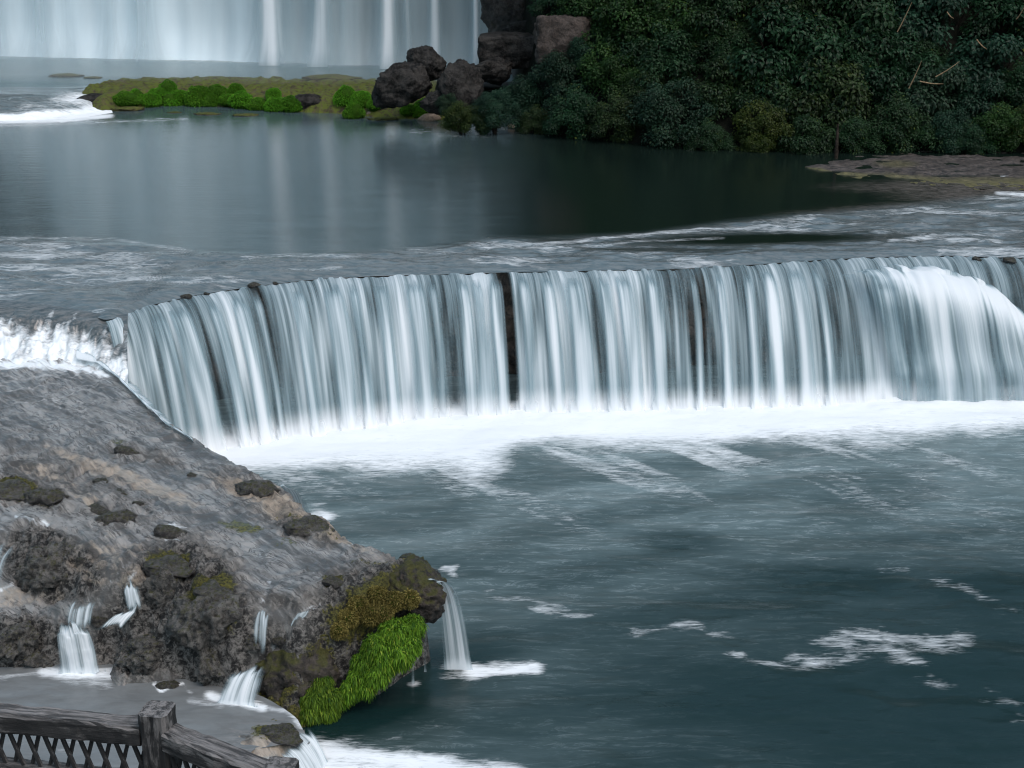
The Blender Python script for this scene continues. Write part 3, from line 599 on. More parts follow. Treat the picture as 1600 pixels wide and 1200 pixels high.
# terrace pool
pl = pts([(-420, 1020, ZT), (-100, 1030, ZT), (150, 1035, ZT), (350, 1062, ZT), (425, 1096, ZT), (465, 1122, ZT), (484, 1150, ZT)])
pl2 = pts([(-420, 1330, ZT), (-100, 1330, ZT), (150, 1330, ZT), (300, 1280, ZT), (360, 1215, ZT), (395, 1172, ZT), (482, 1152, ZT)])
n, nv = 220, 110
Ra, _ = resample(pl, n); Rb, _ = resample(pl2, n); v = np.linspace(0, 1, nv)
V = Ra[:, None]*(1-v)[None, :, None] + Rb[:, None]*v[None, :, None]
px, py = proj(V)
foam = np.zeros(px.shape)
for poly, w, s in [([(70, 1050), (130, 1054), (175, 1052)], 12, .95), ([(110, 1062), (160, 1068)], 16, .5), ([(-50, 1062), (10, 1058), (60, 1050)], 6, .55), ([(180, 1042), (215, 1048), (222, 1054)], 4, .7), ([(243, 1056), (241, 1070), (252, 1080), (272, 1072), (285, 1068)], 3, .9), ([(330, 1088), (370, 1098), (410, 1106)], 9, 1.0), ([(300, 1095), (345, 1102)], 8, .45), ([(410, 1106), (450, 1112), (470, 1130)], 6, .6), ([(290, 1075), (300, 1085)], 4, .4), ([(100, 1170), (160, 1120)], 16, .3)]:
    foam = np.maximum(foam, s*np.exp(-(segdist(px, py, poly, 1.6)/(w*1.4))**2))
V[..., 2] += (fbm(V[..., 0]*2, V[..., 1]*3, o=3, seed=71)-.5)*.05 - .10*ss(px+py*.6, 1120, 1180)
o = mk('terrace_water', V.reshape(-1, 3), grid(n, nv), MAT['terr'], attrs=dict(shallow=blob(px, py, [(400, 1170, 60, 30, .9), (440, 1140, 40, 20, .7)]), foam=foam, air=0*px+.45)); tag(o, kind='structure')

# small falls
def cascade(label, top, bot, n=40, nv=24, dens=.75, thr=.55, mat='thin', amp=.02, edge=.15, cat='cascade', name='cascade', seed=0, group=None, clump=0, hug=None):
    "free-falling water between two lines of (px, py, z)"
    a, _ = resample(pts(top), n); b, _ = resample(pts(bot), n)
    v = np.linspace(0, 1, nv)
    hor = a[:, None, :2] + (b-a)[:, None, :2]*(v**thr)[None, :, None]
    z = a[:, None, 2] + (b-a)[:, None, 2]*(v**1.7)[None]
    V = np.concatenate([hor, z[..., None]], -1)
    u = np.r_[0, np.cumsum(np.linalg.norm(np.diff(b, axis=0), axis=1))]
    V[..., 1] -= (fbm(u[:, None]*6+0*v, v[None]*1.5+0*u[:, None], o=3, seed=seed+2)-.3)*2*amp
    if clump: V[..., 2] += (fbm(V[..., 0]*7, V[..., 2]*7, o=3, seed=seed)-.5)*clump*ss(v, 0, .3)[None]
    if hug is None: hug = cat == 'cascade' or seed == 29
    if hug: V[..., 2] = np.maximum(V[..., 2], shelf_z(V[..., 0], V[..., 1])+.05+.03*fbm(V[..., 0]*5, V[..., 1]*5, o=2, seed=seed))
    U, VV = np.meshgrid(np.linspace(0, 1, n), v, indexing='ij')
    ew = (vnoise(VV*5+seed, VV*0, seed=seed)-.5)*.12
    U = np.clip(U+ew*(1-2*np.abs(U-.5)), 0, 1)
    d = dens*ss(U, 0, edge)*ss(1-U, 0, edge) + .3*ss(VV, .9, 1)
    if seed in (12, 18, 19, 22, 27, 29): d = d*ss(1-VV + .3*(vnoise(U*8-seed, VV*0, seed=seed+4)-.5), 0, .32)
    d = d*ss(VV + .35*(vnoise(U*9+seed, VV*0, seed=seed+3)-.5), -.02, .30 if hug else .08)
    o_ = bpy.data.objects.new(name, None)
    c = empty(name, tuple(b.mean(0)), label, cat, group)
    bpy.data.objects.remove(o_)
    L = np.array(c.location)
    mk('water_sheet', (V-L).reshape(-1, 3), grid(n, nv), MAT[mat], c, attrs=dict(dens=np.clip(d, 0, 1.2)), uv=np.stack([u[:, None]+0*v, VV*1.2, 0*U+seed], -1).reshape(-1, 3))
    return c
cascade('thin arching jet of water falling free from the rounded tip of the mossy rock', [(664, 903, -1.08), (690, 912, -1.10)], [(690, 1046, -2.6), (744, 1046, -2.6)], 40, 40, .74, .55, 'thin', .01, .30, 'water jet', 'water_jet', 3)
cascade('hair thin trickle dripping straight down from under the bright green moss', [(643, 1005, -1.9), (648, 1005, -1.9)], [(641, 1068, -2.6), (649, 1068, -2.6)], 8, 16, .6, 1, 'thin', .003, .3, 'trickle', 'trickle', 5)
cascade('faint trickle beside the arching jet below the dark tip of the rock', [(664, 990, -1.8), (668, 990, -1.8)], [(662, 1050, -2.6), (668, 1050, -2.6)], 8, 16, .5, 1, 'thin', .003, .3, 'trickle', 'trickle', 6)
cascade('small white chute pouring off the far edge of the shelf into the plunge pool', [(426, 760, -1.0), (452, 772, -1.02)], [(448, 808, -1.75), (492, 812, -1.75)], 40, 20, .8, .6, 'thin', .02, .32, 'cascade', 'cascade', 8)
cascade('short fan of pale strands feeding the white cascade above the terrace pool', [(108, 938, -1.28), (163, 934, -1.26)], [(92, 985, -1.62), (150, 985, -1.62)], 50, 18, .62, .6, 'thin', .03, .30, 'cascade', 'cascade', 12)
c = cascade('thick foaming white cascade tumbling into the terrace pool behind the fence', [(80, 962, -1.52), (128, 970, -1.5)], [(88, 1052, -2.2), (166, 1052, -2.2)], 70, 50, .86, .45, 'thin', .06, .28, 'cascade', 'cascade', 15, clump=.16)
cascade('narrow pale chute dropping beside the brown mossy outcrop', [(188, 912, -1.12), (216, 912, -1.12)], [(192, 960, -1.45), (228, 956, -1.45)], 30, 16, .85, .8, 'thin', .015, .30, 'cascade', 'cascade', 18)
cascade('flat white tongue of water sliding over the low ledge below the narrow chute', [(182, 958, -1.44), (230, 946, -1.42)], [(138, 996, -1.66), (205, 978, -1.6)], 40, 16, .95, .8, 'thin', .02, .32, 'cascade', 'cascade', 19)
cascade('twin strands of water falling down the black pitted rock at the picture edge', [(-30, 842, -1.0), (42, 852, -1.03)], [(-60, 925, -1.45), (14, 920, -1.45)], 60, 24, .60, .6, 'thin', .03, .30, 'cascade', 'cascade', 22)
cascade('curling white cascade stepping down between the outcrop and the mossy rock', [(378, 1040, -1.85), (436, 1020, -1.76)], [(332, 1098, -2.2), (408, 1106, -2.2)], 70, 24, .84, .6, 'thin', .04, .30, 'cascade', 'cascade', 25)
cascade('short arched veil of water over the round stone left of the dry moss', [(464, 962, -1.24), (505, 938, -1.13)], [(448, 985, -1.42), (480, 975, -1.36)], 30, 14, .55, .5, 'thin', .02, .25, 'cascade', 'cascade', 27)
cascade('wispy trickle running down grey rock above the curling cascade', [(396, 950, -1.22), (428, 956, -1.25)], [(388, 1020, -1.70), (424, 1024, -1.74)], 34, 18, .58, .9, 'thin', .02, .3, 'trickle', 'trickle', 29)
cascade('silky spill sliding from the terrace pool down to the plunge pool', [(466, 1124, -2.22), (440, 1170, -2.26), (395, 1190, -2.26)], [(515, 1190, -2.6), (500, 1215, -2.6), (440, 1240, -2.6)], 70, 26, .80, .6, 'thin', .02, .1, 'cascade', 'cascade', 31)

# ------------------------------------------------------------------ stones on the shelf
def rock_mesh(name, mat, sub=4, seed=0, sq=(1, 1, 1), amp=.3, f=1.4, boxy=0.0, link=False, facets=0):
    bm = bmesh.new(); bmesh.ops.create_icosphere(bm, subdivisions=sub, radius=1)
    V = np.array([v.co[:] for v in bm.verts]); Fc = np.array([[v.index for v in p.verts] for p in bm.faces]); bm.free()
    if facets:
        r_ = np.random.default_rng(seed+500); N_ = r_.normal(0, 1, (facets, 3)); N_ /= np.linalg.norm(N_, axis=1)[:, None]; D_ = r_.uniform(.66, .98, facets)
        V = V*np.clip((D_[None]/np.maximum(V@N_.T, 1e-3)).min(1), .4, 1.12)[:, None]
    if boxy: 
        mx = np.abs(V).max(1, keepdims=True); V = V*(1-boxy) + V/mx*.8*boxy
    n = fbm(V[:, 0]*f+seed*3.1, V[:, 1]*f, V[:, 2]*f, o=5, seed=seed); r = fbm(V[:, 0]*f*2.3+seed, V[:, 1]*f*2.3, V[:, 2]*f*2.3, o=4, seed=seed+9, ridged=True)
    h2 = fbm(V[:, 0]*f*6+seed, V[:, 1]*f*6, V[:, 2]*f*4, o=4, seed=seed+19, ridged=True)
    V = V*(1+(n-.5)*2.4*amp+(r-.6)*amp*1.3+(h2-.6)*amp*1.05*(sub > 3))[:, None]*np.array(sq)
    return mk(name, V, Fc, MAT[mat], link=link)
stones = [rock_mesh('shelf_stone', 'stone', 4, s, (1.3, .8, .62), .26, 1.9, facets=11) for s in (1, 2, 3, 4)]
def put(name, me, loc, sc, rz, label, cat, group=None):
    o = ob(name, me); o.location = tuple(loc); o.scale = (sc, sc, sc) if np.isscalar(sc) else sc; o.rotation_euler = (0, 0, rz); return tag(o, label, cat, group)
sh_fn = lambda x, y: shelf_z(x, y)
for i, (x, y, r, lab) in enumerate([
    (264, 832, 22, 'small dark stone splitting the flow with a white collar of water'),
    (182, 810, 22, 'flat stone with an olive moss top just below the two dark stones'),
    (158, 752, 11, 'small round dark stone highest of the row on the tan streaks'),
    (188, 770, 11, 'small dark stone in the middle of the row on the tan streaks'),
    (215, 787, 8, 'tiny dark stone lowest of the row on the tan streaks'),
    (72, 776, 24, 'rounded dark stone with mossy cap next to the green hump at the edge'),
    (14, 766, 30, 'low hump of green mossy stone cut by the picture edge'),
    (150, 795, 14, 'thin black stone sliver beside the olive topped stone'),
    (196, 706, 17, 'flat dark stone alone on the upper grey shelf'),
    (402, 764, 26, 'long dark mossy stone on the tan rim by the small chute'),
    (480, 822, 30, 'long mossy stone lying on the tan rim below the chute'),
    (520, 908, 15, 'small mossy stone near the tip of the shelf'),
    (128, 875, 9, 'tiny moss topped stone on the pitted black rock'),
    (440, 1000, 11, 'brown upright stone beside the curling cascade'),
    (262, 884, 30, 'knob of brown stone with green moss on its crest'),
    (335, 925, 28, 'hooked ridge of stone covered in olive moss'),
    (158, 968, 14, 'brown tan stone between the white cascade and the narrow chute'),
    (262, 1070, 13, 'mossy green stone ringed by white water in the terrace pool'),
    (440, 1148, 26, 'olive moss stone at the brim where the terrace pool spills'),
    (300, 742, 7, 'tiny dark stone by itself in the middle of the shelf')]):
    p = hit(x, y+r*.25, sh_fn)
    sc = r*np.linalg.norm(p-np.array([0, 0, H]))/F/1.1
    if (x, y) in ((262, 1070), (440, 1148)): p = at(x, y+4, z=ZT-.02)
    put('stone', stones[i % 4], p+np.array([0, .1*sc, .10*sc]), sc, random.uniform(-.4, .4), lab, 'stone', 'stones on the rock shelf')
for i, (x, y, r, lab) in enumerate([(291, 461, 10, 'small brown rock on the lip where the fall begins to curve'), (396, 443, 12, 'dark brown rock breaking the lip above the first black gap'), (322, 456, 6, 'tiny dark rock on the lip between two brown ones'), (430, 440, 6, 'tiny dark rock on the lip next to the dark brown one'), (762, 373, 9, 'dark wet rock poking out of the riffle above the fall'), (1578, 404, 13, 'black rock on the lip above the shaded end of the fall'), (1526, 402, 9, 'dark rock on the lip beside the gush')]):
    p = at(x, y, z=-.02)
    put('lip_rock', stones[(i+1) % 4], p-np.array([0, 0, .04]), r*.72*p[1]/F/1.1, random.uniform(-1, 1), lab, 'rock', 'rocks along the lip of the fall')

MAT['crag'] = mat_rock('pitted_crag', (.005, .005, .005), (.16, .153, .138), 3.0, (.050, .050, .010), .48, 1.0, .5, .55)
crags = [rock_mesh('crag', 'crag', 5, 60+s, sq, .30, 1.9, facets=13) for s, sq in enumerate([(1.1, .9, .9), (1.2, .8, .7), (.9, .8, 1.1)])]
for i, (x, y, r, lab) in enumerate([(75, 885, 52, 'black pitted crag beside the twin strands of water'), (20, 985, 46, 'low dark crag at the waterline cut by the picture edge'), (262, 925, 40, 'brown headed crag under the knob with green crest'), (322, 965, 62, 'largest crag with blue grey face and olive moss ridge'), (245, 1010, 50, 'brown crag between the thick white cascade and the largest crag'), (330, 1030, 42, 'crag at the foot of the largest one beside the terrace pool'), (60, 1030, 34, 'flat black crag at the water beside the thick white cascade'), (385, 1000, 30, 'rounded grey crag washed by the wispy trickle')]):
    p = hit(x, y, sh_fn); sc = r*np.linalg.norm(p-np.array([0, 0, H]))/F*.86
    put('crag', crags[i % 3], p+np.array([0, .42*sc, -.28*sc]), sc, i*1.7, lab, 'rock', 'crags stepping down to the terrace pool')

# nose of the shelf: rounded overhanging tip and its mosses
me = rock_mesh('rock_nose', 'nose', 5, 12, (.46, .55, .40), .20, 1.5)
p = at(650, 935, z=-1.42); o = ob('rock_nose', me, shelf); o.location = tuple(p+np.array([-.04, .25, 0])); o.rotation_euler = (0, .25, .2)
me = rock_mesh('rock_nose', 'nose', 5, 15, (.60, .45, .50), .24, 1.3)
p = at(445, 1062, z=-2.05); o = ob('rock_nose', me, shelf); o.location = tuple(p+np.array([.1, .35, -.1]))
def tufts(name, mat, centers, normals, length, width, droop, parent=None, loc=(0, 0, 0), spread=.6):
    "many small fronds growing out of given surface points"
    n = len(centers); d = normals + rng.normal(0, spread, (n, 3)); d /= np.linalg.norm(d, axis=1)[:, None]
    L = length*rng.uniform(.6, 1.3, n)[:, None]; side = np.cross(d, rng.normal(0, 1, (n, 3))); side /= np.linalg.norm(side, axis=1)[:, None]+1e-9
    w = width*rng.uniform(.7, 1.3, n)[:, None]
    a = centers; b = a + d*L*.55 + np.array([0, 0, -1])*L*droop*.2; c = a + d*L*.9 + np.array([0, 0, -1])*L*droop
    V = np.stack([a-side*w*.5, a+side*w*.5, b-side*w, b+side*w, c-side*w*.25, c+side*w*.25], 1).reshape(-1, 3) - np.array(loc)
    k = np.arange(n)[:, None]*6
    Fc = np.stack([k+np.array([[0, 1, 3, 2]]), k+np.array([[2, 3, 5, 4]])], 1).reshape(-1, 4)
    return mk(name, V, Fc, MAT[mat], parent, cols=dict(rnd=np.repeat(rng.random(n), 2)), link=parent is not None)
def moss_lump(name, label, cells, mat, cat, n=6000, ln=.085, wd=.011, droop=.7, core='ledge', group=None):
    "cells: (px, py, z, radius) of the cushions that make up one clump; a core per cushion hidden under fronds"
    cs = [at(a, b, z=z) for a, b, z, r in cells]; R = [c[3] for c in cells]
    root = empty(name, tuple(np.mean(cs, 0)), label, cat, group); L = np.array(root.location)
    tot = sum(r*r for r in R); A, N = [], []
    for c, r in zip(cs, R):
        k = int(n*r*r/tot); d = rng.normal(0, 1, (k, 3)); d[:, 1] = -np.abs(d[:, 1])*.9+.25*np.abs(rng.normal(0, 1, k)); d /= np.linalg.norm(d, axis=1)[:, None]
        A.append(c + d*r*rng.uniform(.75, 1.05, (k, 1))); N.append(d)
    A = np.concatenate(A); N = np.concatenate(N)
    tufts('fronds', mat, A, N, ln, wd, droop, root, L, .75)
    Vs, Fs, off = [], [], 0
    bm = bmesh.new(); bmesh.ops.create_icosphere(bm, subdivisions=3, radius=1); V0 = np.array([v.co[:] for v in bm.verts]); F0 = np.array([[v.index for v in q.verts] for q in bm.faces]); bm.free()
    for c, r in zip(cs, R):
        Vs.append(V0*r*.86+c-L); Fs.append(F0+off); off += len(V0)
    mk('cushion', np.concatenate(Vs), np.concatenate(Fs), MAT['mosscore'], root)
    return root
MAT['mosscore'] = mat_flat('moss_core', (.012, .034, .004), (.04, .10, .008), 14)  # core colour kept dark to paint the shade between fronds
moss_lump('moss_clump', 'bright green feathery moss clump hanging from the front of the rock nose', [(615, 985, -1.55, .17), (645, 975, -1.5, .13), (590, 1010, -1.72, .17), (568, 1034, -1.92, .13), (625, 1020, -1.8, .15), (590, 1050, -2.02, .13), (572, 1072, -2.2, .09), (640, 1005, -1.7, .12), (600, 1030, -1.88, .16), (548, 1074, -2.22, .10), (560, 1056, -2.08, .11), (534, 1088, -2.33, .08)], 'moss', 'moss', 19000, .082, .0080, .75)
moss_lump('moss_clump', 'lower bright green moss clump hanging over black water below the brown rock', [(500, 1065, -2.12, .13), (490, 1090, -2.3, .16), (515, 1090, -2.32, .14), (482, 1112, -2.45, .12), (510, 1110, -2.48, .13)], 'moss', 'moss', 11000, .082, .0080, .75)
moss_lump('moss_patch', 'dry golden brown moss patch on the shoulder above the bright green moss', [(590, 930, -1.17, .13), (560, 945, -1.25, .13), (615, 938, -1.22, .13), (545, 965, -1.38, .13), (580, 960, -1.36, .14), (640, 935, -1.2, .12), (530, 985, -1.5, .1), (600, 958, -1.34, .12)], 'drymoss', 'moss', 14000, .04, .007, .3)

# ------------------------------------------------------------------ mossy ledge, islets, boulders
fr = np.array([at(a, b, z=0) for a, b in [(150, 178), (200, 172), (260, 166), (330, 168), (400, 174), (470, 178), (540, 182), (620, 190), (720, 194)]])
bkk = np.array([at(a, b, z=ZF) for a, b in [(130, 130), (200, 126), (300, 125), (400, 125), (500, 126), (600, 127), (720, 128)]])
nx, ny = 300, 70
xs = np.linspace(at(128, 150, z=.4)[0], at(720, 150, z=.4)[0], nx); tt = np.linspace(-.12, 1.1, ny)
f_ = np.interp(xs, fr[:, 0], fr[:, 1]); b_ = np.interp(xs, bkk[:, 0], bkk[:, 1])
Yw = f_[:, None] + (b_-f_)[:, None]*tt[None]; Xw = np.repeat(xs[:, None], ny, 1)
Z = -.35 + .90*ss(tt, -.05, .26)[None]*(.82+.30*fbm(Xw*.9, Yw*.5, o=3, seed=81)) + .12*ss(tt, .3, .6)[None] - .30*ss(tt, .93, 1.08)[None] + (fbm(Xw*2.2, Yw*1.6, o=5, seed=82, ridged=True)-.6)*.30
Z = Z - 1.0*(1-ss((xs-xs[0])/1.2, 0, 1))[:, None]*ss(-tt, -.5, .1)[None]
led = mk('rock_ledge', np.stack([Xw, Yw, Z], -1).reshape(-1, 3), grid(nx, ny), MAT['ledge']); tag(led, 'low yellow green mossy rock ledge dividing the far pool from the calm pool', 'rock ledge')
def led_z(x, y):
    x = np.asarray(x, float); y = np.asarray(y, float)
    i = np.clip(np.round((x-xs[0])/(xs[-1]-xs[0])*(nx-1)).astype(int), 0, nx-1); t_ = (y-f_[i])/(b_[i]-f_[i])
    j = np.clip(np.round((t_+.12)/1.22*(ny-1)).astype(int), 0, ny-1)
    return np.where((t_ > -.12) & (t_ < 1.1), Z[i, j], -.05)
cush = []
for s in range(4):
    d = rng.normal(0, 1, (4000, 3)); d[:, 2] = np.abs(d[:, 2])*.9-.2; d /= np.linalg.norm(d, axis=1)[:, None]
    r_ = 1 + (fbm(d[:, 0]*1.5+s*9, d[:, 1]*1.5, d[:, 2]*1.5, o=3, seed=90+s)-.5)*.5
    fm = tufts('fuzz', 'ledgemoss', d*r_[:, None]*.95, d, .13, .028, .3, None, (0, 0, 0), .45)
    bm = rock_mesh('core', 'mosscore', 3, 90+s, (.9, .9, .9), .2, 1.5)
    cush.append((bm, fm))
def cushion(x, y, r, i, lab, group='moss cushions along the ledge', z=None, Y=None):
    p = hit(x, y, led_z, 44, 62, 1200) if z is None else at(x, y, z=z)
    if Y: p = at(x, y, Y=Y)
    sc = r*1.12*p[1]/F
    o = empty('moss_cushion', tuple(p), lab, 'moss', group); fl_ = .75+.5*((i*37) % 10)/10; o.scale = (sc*(1.5-.4*fl_), sc, sc*fl_); o.rotation_euler = (0, 0, i*1.3)
    c1 = ob('core', cush[i % 4][0], o); c2 = ob('fuzz', cush[i % 4][1], o)
for i, (x, y, r, lab) in enumerate([(196, 158, 17, 'yellowish moss cushion at the rapids end of the ledge'), (212, 154, 12, 'small bright moss cushion tucked behind the rapids end cushion'), (236, 160, 14, 'green moss cushion low by the water next to the rapids end'), (248, 147, 12, 'dark green moss cushion highest on the ledge near its rapids end'), (262, 143, 13, 'bright moss cushion behind the dark green highest one'), (268, 161, 15, 'round moss cushion low by the water in front of the bright high one'), (281, 153, 13, 'plump round green moss cushion left of the dark brown gap'), (312, 158, 19, 'largest dome shaped green moss cushion right of the dark brown gap'), (331, 161, 12, 'small olive moss cushion beside the largest dome'), (340, 146, 14, 'moss cushion on top of the ledge above the small olive one'), (358, 158, 13, 'brownish green moss cushion in the middle of the ledge'), (369, 144, 12, 'small bright moss cushion on the crest mid ledge'), (378, 160, 16, 'moss cushion at the waterline in front of the crest one'), (404, 166, 15, 'left of the flat bright green pads by the grey hummock'), (428, 152, 11, 'small bright moss tuft behind the flat green pads'), (430, 168, 15, 'middle of the flat bright green pads below the grey hummock'), (456, 167, 17, 'right of the flat bright green pads below the grey hummock'), (540, 157, 17, 'deep green moss cushion near the big leaning boulder'), (565, 160, 15, 'deep green moss cushion touching the big leaning boulder'), (588, 165, 12, 'small moss cushion under the leaning boulder'), (640, 174, 12, 'bright moss cushion at the foot between two boulders'), (662, 170, 13, 'bright moss cushion on the slope between two boulders'), (655, 180, 8, 'tiny bright moss cushion lowest between two boulders')]):
    cushion(x, y, r, i, lab)
cushion(553, 178, 14, 1, 'isolated dark green shrubby cushion standing in the water before the ledge', None, z=.15)
hm = rock_mesh('hummock', 'boulder', 4, 33, (1.5, .8, .6), .25, 1.5)
put('hummock', hm, at(482, 160, z=.30), (.62, .6, .5), .1, 'grey brown bare hummock on the ledge behind the flat green pads', 'rock')
isl = [rock_mesh('islet', 'ledge', 4, 40+s, (1.6, .9, .22), .35, 1.8) for s in range(3)]
for i, (x, y, r, z, lab) in enumerate([(105, 119, 24, ZF, 'low mossy islet farthest from the boulders in the far pool'), (146, 122, 14, ZF, 'thin dark islet next to the farthest mossy one'), (232, 124, 16, ZF, 'small dark islet behind the ledge above the moss cushions'), (275, 124, 16, ZF, 'small yellow islet right of the small dark one'), (338, 123, 20, ZF, 'yellow islet joined to the dark one behind mid ledge'), (365, 123, 16, ZF, 'dark mossy islet right of the yellow one behind mid ledge'), (520, 124, 42, ZF, 'long yellow islet nearest the boulders in the far pool'), (200, 171, 26, .02, 'olive mossy slab at the foot of the rapids'), (273, 176, 10, .0, 'small olive slab lying in the calm pool'), (325, 179, 20, -.02, 'flat pale green slab awash before the largest cushion'), (385, 181, 20, -.02, 'flat yellow green slab awash before the flat pads'), (600, 186, 20, .02, 'tan and green slab at the water between the shrubby cushion and boulders')]):
    p = at(x, y, z=z); put('islet', isl[i % 3], p, (r*p[1]/F/1.6, r*p[1]/F/1.6, r*p[1]/F/1.5), random.uniform(-.15, .15), lab, 'islet', 'mossy islets around the ledge')
def boulder(x, y, r, Y, seed, sq, lab, mat='boulder', rz=0, boxy=0, tilt=0, amp=.25):
    me = rock_mesh('boulder', mat, 5, seed, sq, amp*.8, 1.3, boxy, facets=16); p = at(x, y, Y=Y)
    o = put('boulder', me, p, r*Y*(.90 if r < 48 else 1.0)/F, rz, lab, 'boulder'); o.rotation_euler = (0, tilt, rz); return o
boulder(664, 99, 34, 53.2, 101, (1.0, .9, .86), 'round topped dark boulder perched above the leaning one', boxy=.3)
boulder(628, 132, 46, 52.0, 102, (1.15, .9, .80), 'big leaning brown boulder beside the mossy ledge', tilt=-.15, boxy=.35)
boulder(718, 143, 46, 51.4, 103, (.92, .9, 1.02), 'dark rounded boulder with white specks beside the bushes', boxy=.2)
boulder(795, 80, 50, 55.5, 104, (1.12, .9, .60), 'squared dark block of rock against the far waterfall', boxy=.85, amp=.12)
boulder(772, 112, 32, 53.5, 105, (1.1, .9, .7), 'low brown boulder wedged below the squared block', boxy=.3)
boulder(690, 160, 26, 51.0, 106, (1.3, .9, .7), 'low dark rock at the foot of the white specked boulder')
boulder(876, 62, 50, hit(880, 64, hill, 40, 84, 900)[1]-.3, 107, (1.0, .6, .95), 'bare tan cliff face showing among the bushes', 'pale', boxy=.5, amp=.15)
boulder(805, 15, 60, 61.0, 108, (.9, .6, 1.1), 'shadowy mossy cliff buttress beside the far waterfall', 'boulder', boxy=.5)
boulder(830, 48, 36, 58.5, 109, (1.3, .8, .6), 'dark stone ledge over the squared block', 'boulder', boxy=.4)
pb = [rock_mesh('pebble', 'pebble', 3, 50+s, (1.2, .8, .6), .25, 1.5) for s in range(2)]
for i, (x, y, r, lab) in enumerate([(671, 186, 17, 'flat tan stone at the water by the last moss cushions'), (712, 198, 9, 'small tan stone under the low bush at the waterline'), (799, 198, 8, 'tan stone in the water below the dark bushes'), (824, 201, 8, 'pale stone farthest along the waterline under the bushes'), (581, 178, 10, 'tan stone next to the shrubby cushion')]):
    p = at(x, y, z=.05); put('shore_stone', pb[i % 2], p, r*p[1]/F/1.2, i, lab, 'stone', 'tan stones at the waterline')

# left cascade over the ledge into the calm pool
lc = empty('cascade', tuple(at(80, 188, z=0)), 'low white cascade slipping past the end of the mossy ledge', 'cascade')
rows = [pts([(-300, 136, ZF+.01), (-60, 136, ZF+.01), (40, 136, ZF+.01), (100, 136, ZF+.01), (150, 134, ZF+.01), (180, 132, ZF+.01)]),
        pts([(-300, 152, ZF-.06), (-60, 152, ZF-.06), (40, 152, ZF-.05), (95, 150, ZF-.05), (140, 145, ZF-.05), (178, 142, ZF-.05)]),
        pts([(-300, 166, .36), (-60, 166, .36), (40, 166, .36), (90, 163, .36), (125, 155, .38), (172, 147, .40)]),
        pts([(-300, 176, .26), (-60, 175, .26), (40, 175, .26), (95, 171, .25), (128, 168, .2), (170, 158, .2)]),
        pts([(-300, 189, .0), (-60, 189, .0), (40, 188, .0), (110, 186, .0), (140, 182, .0), (176, 176, .0)])]
R = np.stack([resample(r, 200)[0] for r in rows], 1); tt = np.linspace(0, 4, 60)
V = np.stack([[np.interp(tt, range(5), R[i, :, k]) for k in range(3)] for i in range(200)]).transpose(0, 2, 1)
vv = tt/4; V[..., 2] += (fbm(V[..., 0]*1.6, V[..., 1]*3, o=4, seed=95)-.5)*.2*ss(vv, .05, .3)*(1-ss(vv, .85, 1))
px, py = proj(V)
fm = np.clip(.30*ss(vv, .1, .4)[None] + .8*ss(vv, .66, .9)[None] + .35*blob(px, py, [(130, 152, 40, 12, 1)]) + (fbm(px*.02, py*.06, o=3, seed=96)-.5)*.5, 0, 1.0)
mk('water_sheet', (V-np.array(lc.location)).reshape(-1, 3), grid(200, 60), MAT['river'], lc, attrs=dict(shallow=0*px+.7, foam=fm, air=0*px+.6))
put('boulder', rock_mesh('boulder', 'boulder', 4, 111, (1.6, .8, .5), .2, 1.3), at(155, 160, z=.2), .62, 0, 'wet black rock under the end of the low white cascade', 'boulder')

# ------------------------------------------------------------------ the far waterfall
fwb = np.array([at(a, b, z=ZF) for a, b in [(-900, 80), (-300, 83), (0, 86), (200, 90), (420, 96), (600, 101), (780, 105), (860, 106)]])
ff = empty('waterfall', tuple(fwb[3]), 'tall misty waterfall behind the far pool with separate white columns', 'waterfall')
n, nv = 400, 24
R, u = resample(fwb, n); v = np.linspace(0, 1, nv); HT = 20.0
V = np.zeros((n, nv, 3)); V[..., 0] = R[:, None, 0]; V[..., 1] = R[:, None, 1] + 2.2*(1-(1-v)**2)[None]*.6 - .5*ss(-v, -.06, 0)[None]; V[..., 2] = ZF + HT*v[None]
pxr = proj(R)[0][:, None]+0*v
V[..., 1] += (fbm(u[:, None]*.5+0*v, v[None]+0*u[:, None], o=3, seed=97)-.5)*1.0
zz = V[..., 2]-ZF
body = np.interp(pxr, [-900, 0, 60, 120, 150, 190, 230, 270, 330, 380, 410, 450, 490, 540, 590, 640, 700, 780], [.8, .66, .62, .70, .55, .8, .7, .66, .52, .48, .48, .40, .38, .30, .26, .22, .18, .12])
low = np.exp(-np.clip(zz, 0, 99)/2.2)
body = body + .10*ss(-pxr, -800, -200)+ .30*low*ss(-pxr, -560, -200) + .10*low + (fbm(u[:, None]*.9+0*v, v[None]*1.5+0*u[:, None], o=3, seed=99)-.5)*.16  # whitened toward the foot: foam, plus mist painted into the curtain colour
mw = M('far_cliff_water'); d_ = mw.attr('dens'); fl = mw.attr('flow', True)
sv = mw.noise(mw.mapn(fl, (1.1, .12, 1)), 1, 3, .5)
dd = mw.math('ADD', d_, mw.math('MULTIPLY', mw.math('SUBTRACT', sv, .5), .35), clamp=True)
mw.set(Base_Color=mw.mix(dd, (.06, .10, .11), (.74, .86, .90)), Roughness=.9); mw.b.inputs['Specular IOR Level'].default_value = .1
mk('water_curtain', (V-np.array(ff.location)).reshape(-1, 3), grid(n, nv), mw.m, ff, attrs=dict(dens=np.clip(body, 0, 1)), uv=np.stack([u[:, None]+0*v, zz, 0*zz], -1).reshape(-1, 3))
MAT['column'] = mat_fall('falling_column', tint=(.9, .95, .97), f=(.8, 2.2, 6), lo=.20, hi=.85)
